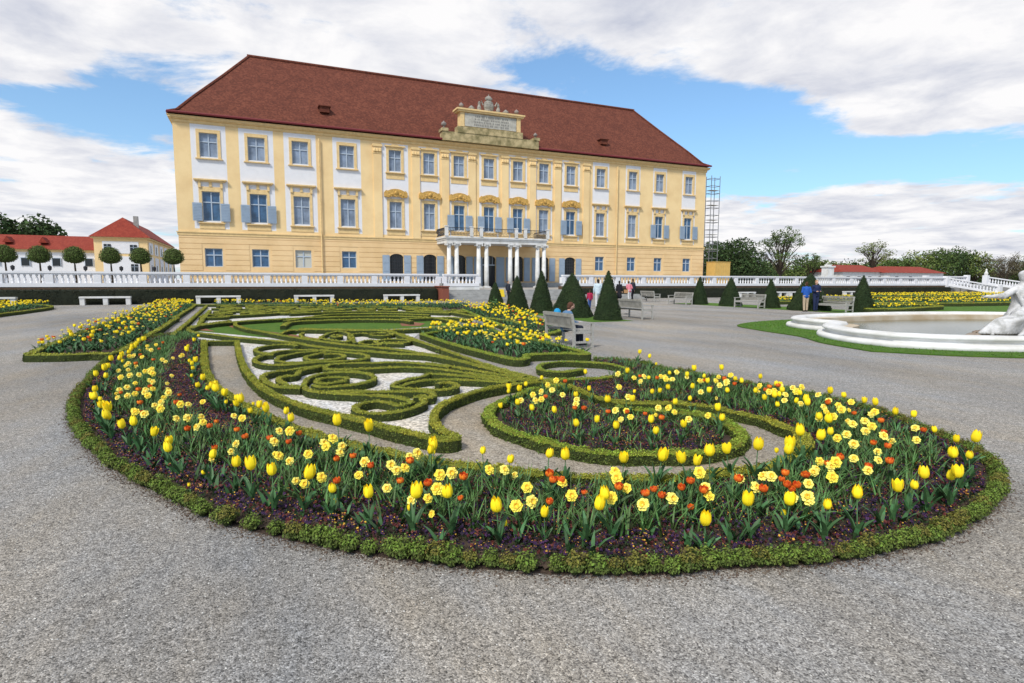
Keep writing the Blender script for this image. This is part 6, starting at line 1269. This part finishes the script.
# ------------------------------------------------------------ trees
def crown_leaves(centres, radii, n, size, shell=.55, flat=1.):
    c = np.array(centres, float); r = np.array(radii, float); w_ = r**2; i = rng.choice(len(c), n, p=w_/w_.sum()); a = rng.normal(0, 1, (n, 3)); a /= np.linalg.norm(a, axis=1)[:, None]
    rad = rng.uniform(shell, 1.05, n)**.7; P = c[i]+a*(r[i]*rad)[:, None]*np.array([1, 1, flat]); return leaves(P, a+[0, 0, .3], size, .8)
def tree(name, x, y, zb, h, cw, label, m, style='round', trunk=.35, seed=0, n=2600, size=.2, group=None, cat='tree'):
    random.seed(seed); root = empty(name, (x, y, zb), label=label, cat=cat, group=group)
    b = MB(); th = h*trunk
    tr = max(h*.022, .06)
    b.tube([(0, 0, -.02), (tr*.4, 0, th*.5), (0, 0, th)], [tr*1.3, tr, tr*.8], 8); cs = []; rs_ = []
    if style == 'standard':
        cr = cw/2; hh = (h-th)/2; V = []; b.tube([(0, 0, th), (0, 0, h*.8)], [tr*.8, tr*.3], 6)
        b.build('trunk', bark, root); a = rng.normal(0, 1, (n, 3)); a /= np.linalg.norm(a, axis=1)[:, None]; P = a*rng.uniform(.82, 1.03, n)[:, None]*[cr, cr, hh]
        P[:, 2] = np.where(P[:, 2] < 0, P[:, 2]*.62, P[:, 2]*1.0)+th+hh*.9; P[:, :2] *= (1.04+.05*rng.normal(0, 1, n))[:, None]; k = MB(); k.lathe([(.3*cr, th+hh*.32), (.80*cr, th+hh*.55), (.86*cr, th+hh), (.68*cr, th+hh*1.5), (.15, th+hh*1.85)], n=16); join_quads(k, leaves(P, a, size, .7), 1)
        k.build('crown', [box_core, m], root); return root
    nb = {'round': 16, 'sparse': 30, 'bush': 20, 'wide': 22}[style]
    tips = []
    for k in range(nb):
        a = 2.4*k+random.uniform(-.4, .4); el_ = random.uniform(.15, 1.35) if style != 'wide' else random.uniform(.1, .9); rr = cw/2*random.uniform(.55, .98); zz = th+(h-th)*(.12+.8*math.sin(el_)*random.uniform(.75, 1))
        q = (rr*math.cos(a)*math.cos(el_*.8), rr*math.sin(a)*math.cos(el_*.8), zz); tips.append(q); m1 = (q[0]*.45, q[1]*.45, th+(zz-th)*.5+h*.03)
        b.tube([(0, 0, th*random.uniform(.75, 1)), m1, q], [tr*.5, tr*.3, tr*.08], 5)
        if style == 'sparse':
            for _ in range(3):
                e = (q[0]+random.uniform(-.1, .1)*cw, q[1]+random.uniform(-.1, .1)*cw, q[2]+random.uniform(-.02, .1)*h); b.tube([m1, tuple((Vector(m1)+Vector(e))/2+Vector((0, 0, .02*h))), e], [tr*.2, tr*.12, tr*.05], 4); cs.append(e); rs_.append(cw*random.uniform(.05, .09))
    b.build('trunk', bark, root)
    if style in ('round', 'wide', 'bush'):
        for q in tips: cs.append(q); rs_.append(cw*random.uniform(.13, .23))
        for k in range(10): cs.append((random.uniform(-.28, .28)*cw, random.uniform(-.28, .28)*cw, th+(h-th)*random.uniform(.25, .85))); rs_.append(cw*random.uniform(.15, .24))
        rs_ = [min(r, (c_[2]+.0) if c_[2] > 0 else r) for c_, r in zip(cs, rs_)]
    else:
        for q in tips: cs.append(q); rs_.append(cw*random.uniform(.05, .10))
    V = crown_leaves(cs, rs_, n, size, flat=.85); V[:, :, 2] = np.maximum(V[:, :, 2], .05); quads_mesh('crown', V, 4, m, root); return root
lf_dark = mat('foliage_dark', (.028, .055, .016), .85, scale=.5, col2=(.045, .075, .02), island=.5)
lf_mid = mat('foliage_mid', (.060, .100, .024), .85, scale=.3, col2=(.085, .13, .03), island=.5)
lf_spring = mat('foliage_spring', (.12, .16, .04), .85, scale=.3, col2=(.15, .18, .05), island=.5)
lf_bare = mat('twigs_budding', (.085, .065, .045), .9, scale=.3, col2=(.11, .10, .05), island=.5)
lf_std = mat('foliage_clipped', (.06, .10, .02), .85, scale=.8, col2=(.09, .125, .028), island=.5)
for n, (x, lab) in enumerate(((-17.1, 'ball headed clipped tree cut by the left picture edge'), (-15.0, 'ball headed clipped tree, second from the left picture edge'), (-12.8, 'ball headed clipped tree, third from the left edge'), (-10.42, 'ball headed clipped tree before the left end of the yellow wing'), (-8.38, 'ball headed clipped tree before the right half of the yellow wing'), (-6.05, 'ball headed clipped tree tucked beside the palace corner'))):
    xs_ = x*1.0; tree('clipped_tree', xs_, 56, .85, 3.45, 1.5, lab, lf_std, 'standard', .52, n, 2600, .045, 'ball headed clipped trees on the terrace')
tree('tree', -52, 150, 0, 17, 17, 'big dark tree crown rising left behind the red roofed wing', lf_dark, 'wide', .3, 1, 5200, .42)
tree('tree', -42, 152, 0, 14.3, 15, 'dark tree crown right of the biggest one behind the red roof', lf_dark, 'wide', .3, 2, 5200, .42)
tree('tree', -62, 150, 0, 14.5, 16, 'dark tree crown at the far left picture edge', lf_dark, 'wide', .3, 3, 3600, .42)
tree('tree', 91, 95, 0, 9.9, 14, 'dense dark rounded tree right of the palace scaffold', lf_dark, 'bush', .1, 4, 9000, .26)
tree('tree', 105.5, 95, 0, 12.6, 10.5, 'tall sparse spring tree with visible dark branches, right of the palace', lf_mid, 'sparse', .28, 5, 3600, .17)
tree('tree', 112.5, 93, 0, 7.8, 6, 'low sparse tree standing beside the tall sparse one', lf_mid, 'sparse', .3, 6, 1600, .16)
tree('tree', 137, 96, 0, 11.2, 8.4, 'small thinly leaved tree above the red roofs', lf_spring, 'sparse', .45, 7, 1500, .16)
random.seed(31)
spec = [(700, 256, 0), (716, 262, 1), (748, 262, 0), (768, 262, 2), (800, 262, 1), (822, 264, 2), (840, 262, 0), (856, 264, 1), (882, 259, 2), (898, 258, 1), (914, 254, 2), (930, 250, 1), (944, 249, 0), (958, 248, 1), (972, 252, 2), (987, 257, 3), (1002, 252, 3), (1016, 256, 3), (1030, 255, 1), (1044, 254, 0), (1060, 254, 1), (1075, 256, 2)]
KIN = ['dark green', 'fresh green', 'pale spring green', 'brown leafless']
for n, (u, v, kd) in enumerate(spec):
    Yd = 122+random.uniform(-6, 12); a = R(23.61)+math.atan((u-512)/586.67); x = Yd*math.tan(a); d = Yd*math.cos(R(23.61))+x*math.sin(R(23.61)); h = 1.68+(279.2-v)*d/586.67*1.06
    tree('tree', x, Yd, 0, h, random.uniform(11, 15), f'{KIN[kd]} tree in the wood beyond the terrace, {ordw(n+1)} from the palace', [lf_dark, lf_mid, lf_spring, lf_bare][kd], 'bush' if kd < 3 else 'sparse', .12, 100+n, 2600 if kd < 3 else 3400, .34 if kd < 3 else .16, 'trees of the wood beyond the terrace')
b = MB(); V = crown_leaves([(x, 150+random.uniform(-6, 6), 2.2) for x in np.linspace(95, 330, 70)], [4.4]*70, 16000, .5, flat=.75); tag(quads_mesh('far_wood', V, 4, lf_dark), 'dark undergrowth closing the view under the far trees', 'wood', kind='stuff')

# ------------------------------------------------------------ other buildings
def gable_hip(mb, x0, x1, y0, y1, ze, zr, ov, axis='x', hip=1.):
    x0 -= ov; x1 += ov; y0 -= ov; y1 += ov
    if axis == 'x': ym = (y0+y1)/2; hh = (y1-y0)/2*hip; r0, r1 = (x0+hh, ym, zr), (x1-hh, ym, zr)
    else: xm = (x0+x1)/2; hh = (x1-x0)/2*hip; r0, r1 = (xm, y0+hh, zr), (xm, y1-hh, zr)
    V = [(x0, y0, ze), (x1, y0, ze), (x1, y1, ze), (x0, y1, ze), r0, r1]
    F = [(0, 1, 5, 4), (1, 2, 5), (2, 3, 4, 5), (3, 0, 4)] if axis == 'x' else [(0, 1, 4), (1, 2, 5, 4), (2, 3, 5), (3, 0, 4, 5)]
    mb.add(V, F+[(3, 2, 1, 0)])
bd = empty('orangery_wing', (-17.3, 100, 0), label='white and yellow wing with a pyramid shaped bright red roof', cat='building')
c = MB(); c.box(-20.5, -14.0, 100, 128, .003, 7.4); pb(c, 'wall', ochre, bd)
c = MB(); c.box(-19.5, -15.1, 99.94, 99.998, 1, 4.9); c.box(-19.5, -15.1, 99.94, 99.998, 5.3, 7.0); 
for k in range(5): c.box(-13.998, -13.94, 101+5.3*k, 104.6+5.3*k, 1, 4.9); c.box(-13.998, -13.94, 101+5.3*k, 104.6+5.3*k, 5.3, 7.0)
pb(c, 'white_panel', white, bd)
c = MB(); c.box(-20.8, -13.7, 99.7, 128.3, 7.4, 7.6); pb(c, 'cornice', ochre_d, bd)
for x, z in ((-18.9, 6.1), (-15.75, 6.05), (-15.75, 3.3)):
    c = MB(); c.box(x-.42, x+.42, 99.86, 99.935, z-.5, z+.5); wn = pb(c, 'window', glass_k, bd); c = MB(); c.box(x-.03, x+.03, 99.83, 99.859, z-.5, z+.5); c.box(x-.42, x+.42, 99.83, 99.859, z+.1, z+.15); pb(c, 'frame', sash, wn)
for k in range(5):
    for z in (6.1, 3.2): c = MB(); c.box(-13.935, -13.86, 102.3+5.3*k, 103.2+5.3*k, z-.6, z+.5); pb(c, 'window', glass_k, bd)
c = MB(); gable_hip(c, -20.5, -14.0, 100, 128, 7.6, 10.6, .5, 'y', .75); rf2 = pb(c, 'roof', roof_b, bd); c = MB(); c.box(-16.2, -15.6, 104, 104.6, 9, 11); pb(c, 'chimney', stone_g, rf2)
b2 = empty('low_wing', (-30, 102, 0), label='long low white wing with a bright red roof at the left', cat='building')
c = MB(); c.box(-52, -20.6, 102, 111, .003, 5.4); pb(c, 'wall', white, b2); c = MB(); c.box(-52.2, -20.6, 101.8, 101.998, 5.4, 5.75); pb(c, 'cornice', ochre_d, b2)
c = MB(); gable_hip(c, -52, -21.0, 102, 111, 5.75, 7.95, .5, 'x', .06); pb(c, 'roof', roof_b, b2)
for x in (-21.6, -25.4, -28.9, -32.2, -35.8, -39.4):
    c = MB(); c.box(x-.45, x+.45, 101.9, 101.98, 3.5, 4.5); wn = pb(c, 'window', glass_k, b2); c = MB(); c.box(x-.52, x-.455, 101.86, 101.97, 3.45, 4.55); c.box(x+.455, x+.52, 101.86, 101.97, 3.45, 4.55); c.box(x-.52, x+.52, 101.86, 101.97, 4.551, 4.62); pb(c, 'frame', sash, wn)
for x in (-27, -31): c = MB(); c.prism([(x-.5, 6.7), (x+.5, 6.7), (x, 7.5)], 102.6, 104.6); pb(c, 'dormer', roof_b, b2)
for (x0, x1, y, ze, zr, lab) in ((113.5, 127, 86, 3.6, 5.2, 'low building with a red roof and a white panel right of the chimneys'), (125.5, 144, 84, 3.5, 5.0, 'longest low red roofed building beyond the right terrace')):
    bb = empty('low_building', ((x0+x1)/2, y, 0), label=lab, cat='building', group=None); c = MB(); c.box(x0, x1, y, y+8, .003, ze); pb(c, 'wall', stone_w, bb); c = MB(); gable_hip(c, x0, x1, y, y+8, ze, zr, .5, 'x', .6); pb(c, 'roof', roof_b, bb)
    for k in range(4): xx = x0+(x1-x0)*(k+.5)/4; c = MB(); c.box(xx-.5, xx+.5, y-.06, y-.003, 1.6, 2.7); pb(c, 'window', glass_k, bb)
b = MB(); b.box(109, 110.8, 86, 87.5, .003, 4.5); b.box(108.8, 111, 85.8, 87.7, 4.5, 4.8); b.box(109.4, 110.4, 86.3, 87.2, 4.8, 5.1); tag(b.build('chimney_block', stone_w), 'white square pillar block before the wood on the right', 'pillar')
# scaffold and yellow hoarding beside the palace
sc = empty('scaffold', (57.2, 63.5, .86), label='tall narrow steel scaffold tower against the right palace corner', cat='scaffold')
for x in (56.3, 57.75):
    for y in (62.6, 63.6): c = MB(); c.tube([(x, y, .87), (x, y, 15.6)], .045, 6); pb(c, 'upright', mat('galvanised', (.20, .21, .23), .5, metal=.3), sc)
for k in range(15):
    z = 1.8+k*.96; c = MB()
    for y in (62.6, 63.6): c.tube([(56.3, y, z), (57.75, y, z)], .035, 5)
    for x in (56.3, 57.75): c.tube([(x, 62.6, z), (x, 63.6, z)], .035, 5)
    pb(c, 'rail', MATS['galvanised'], sc)
for k in range(7): z = 2.0+k*1.95; c = MB(); c.box(56.35, 57.7, 62.65, 63.55, z, z+.05); pb(c, 'platform', wood_g, sc)
b = MB(); b.box(55.6, 58.2, 60.6, 62.2, .862, 4.1); b.box(55.55, 58.25, 60.55, 62.25, 4.1, 4.18)
for k in range(6): b.box(55.75+.42*k, 55.79+.42*k, 60.57, 60.598, .9, 4.05)
tag(b.build('hoarding', mat('hoarding_yellow', (.62, .40, .12), .8, .1, 2)), 'yellow boarded enclosure at the foot of the scaffold', 'hoarding')
# lanterns along the terrace edge, far left: small dark posts between the clipped trees
for n, x in enumerate((-16.1, -13.9, -11.7, -9.4, -7.2)):
    r_ = empty('lamp_post', (x, 54, .86), label=f'small dark lamp post between the clipped trees, {ordw(n+1)} from the left', cat='lamp', group='small lamp posts between the clipped trees')
    c = MB(); c.tube([(0, 0, 0), (0, 0, 1.45)], .035, 6); c.build('post', ironm, r_); c = MB(); c.lathe([(.05, 1.45), (.12, 1.5), (.14, 1.72), (.02, 1.82)], n=8); c.build('lantern', ironm, r_)
# weed standing at the end of the flower strip
P = []; rng2 = np.random.default_rng(4)
a = rng2.normal(0, 1, (420, 3)); a /= np.linalg.norm(a, axis=1)[:, None]; q = leaves(a*[.28, .28, .36]*rng2.uniform(.4, 1, 420)[:, None]+[0, 0, .45], a, .045, .8); pl = empty('leafy_plant', (10.9, 27.2, 0), label='tall leafy green plant standing alone at the end of the far flower strip', cat='plant'); quads_mesh('leaves', q, 4, leaf_long, pl); c = MB(); c.tube([(0, 0, 0), (.02, 0, .5), (0, 0, .9)], .012, 5); c.build('stem', leaf_long, pl)
# loose pebbles on the walk nearest to the camera
P = np.c_[rng.uniform(-3.5, 5.5, 9000), rng.uniform(.7, 6, 9000)]; P = P[~inside(P, BAND)]; P = P[~inside(P, PATHPOLY)]; n = len(P); s = rng.uniform(.003, .008, n); V = []
tet = np.array([[0, -1, 0], [1, .1, .2], [0, 1, 0], [-1, -.1, .1], [0, 0, .9]]); an = rng.uniform(0, 6.28, n); co_, si_ = np.cos(an), np.sin(an)
tri = [(0, 1, 4), (1, 2, 4), (2, 3, 4), (3, 0, 4)]; W = np.zeros((n, 5, 3)); W[:, :, 0] = P[:, :1]+s[:, None]*(tet[None, :, 0]*co_[:, None]-tet[None, :, 1]*si_[:, None]*.7); W[:, :, 1] = P[:, 1:]+s[:, None]*(tet[None, :, 0]*si_[:, None]+tet[None, :, 1]*co_[:, None]*.7); W[:, :, 2] = .001+s[:, None]*tet[None, :, 2]*.8
V = np.concatenate([W[:, list(t)] for t in tri]); tag(quads_mesh('pebbles', V, 3, mat('pebble', (.42, .41, .39), .9, island=.55)), 'loose grey pebbles scattered on the gravel walk', 'pebbles', kind='stuff')
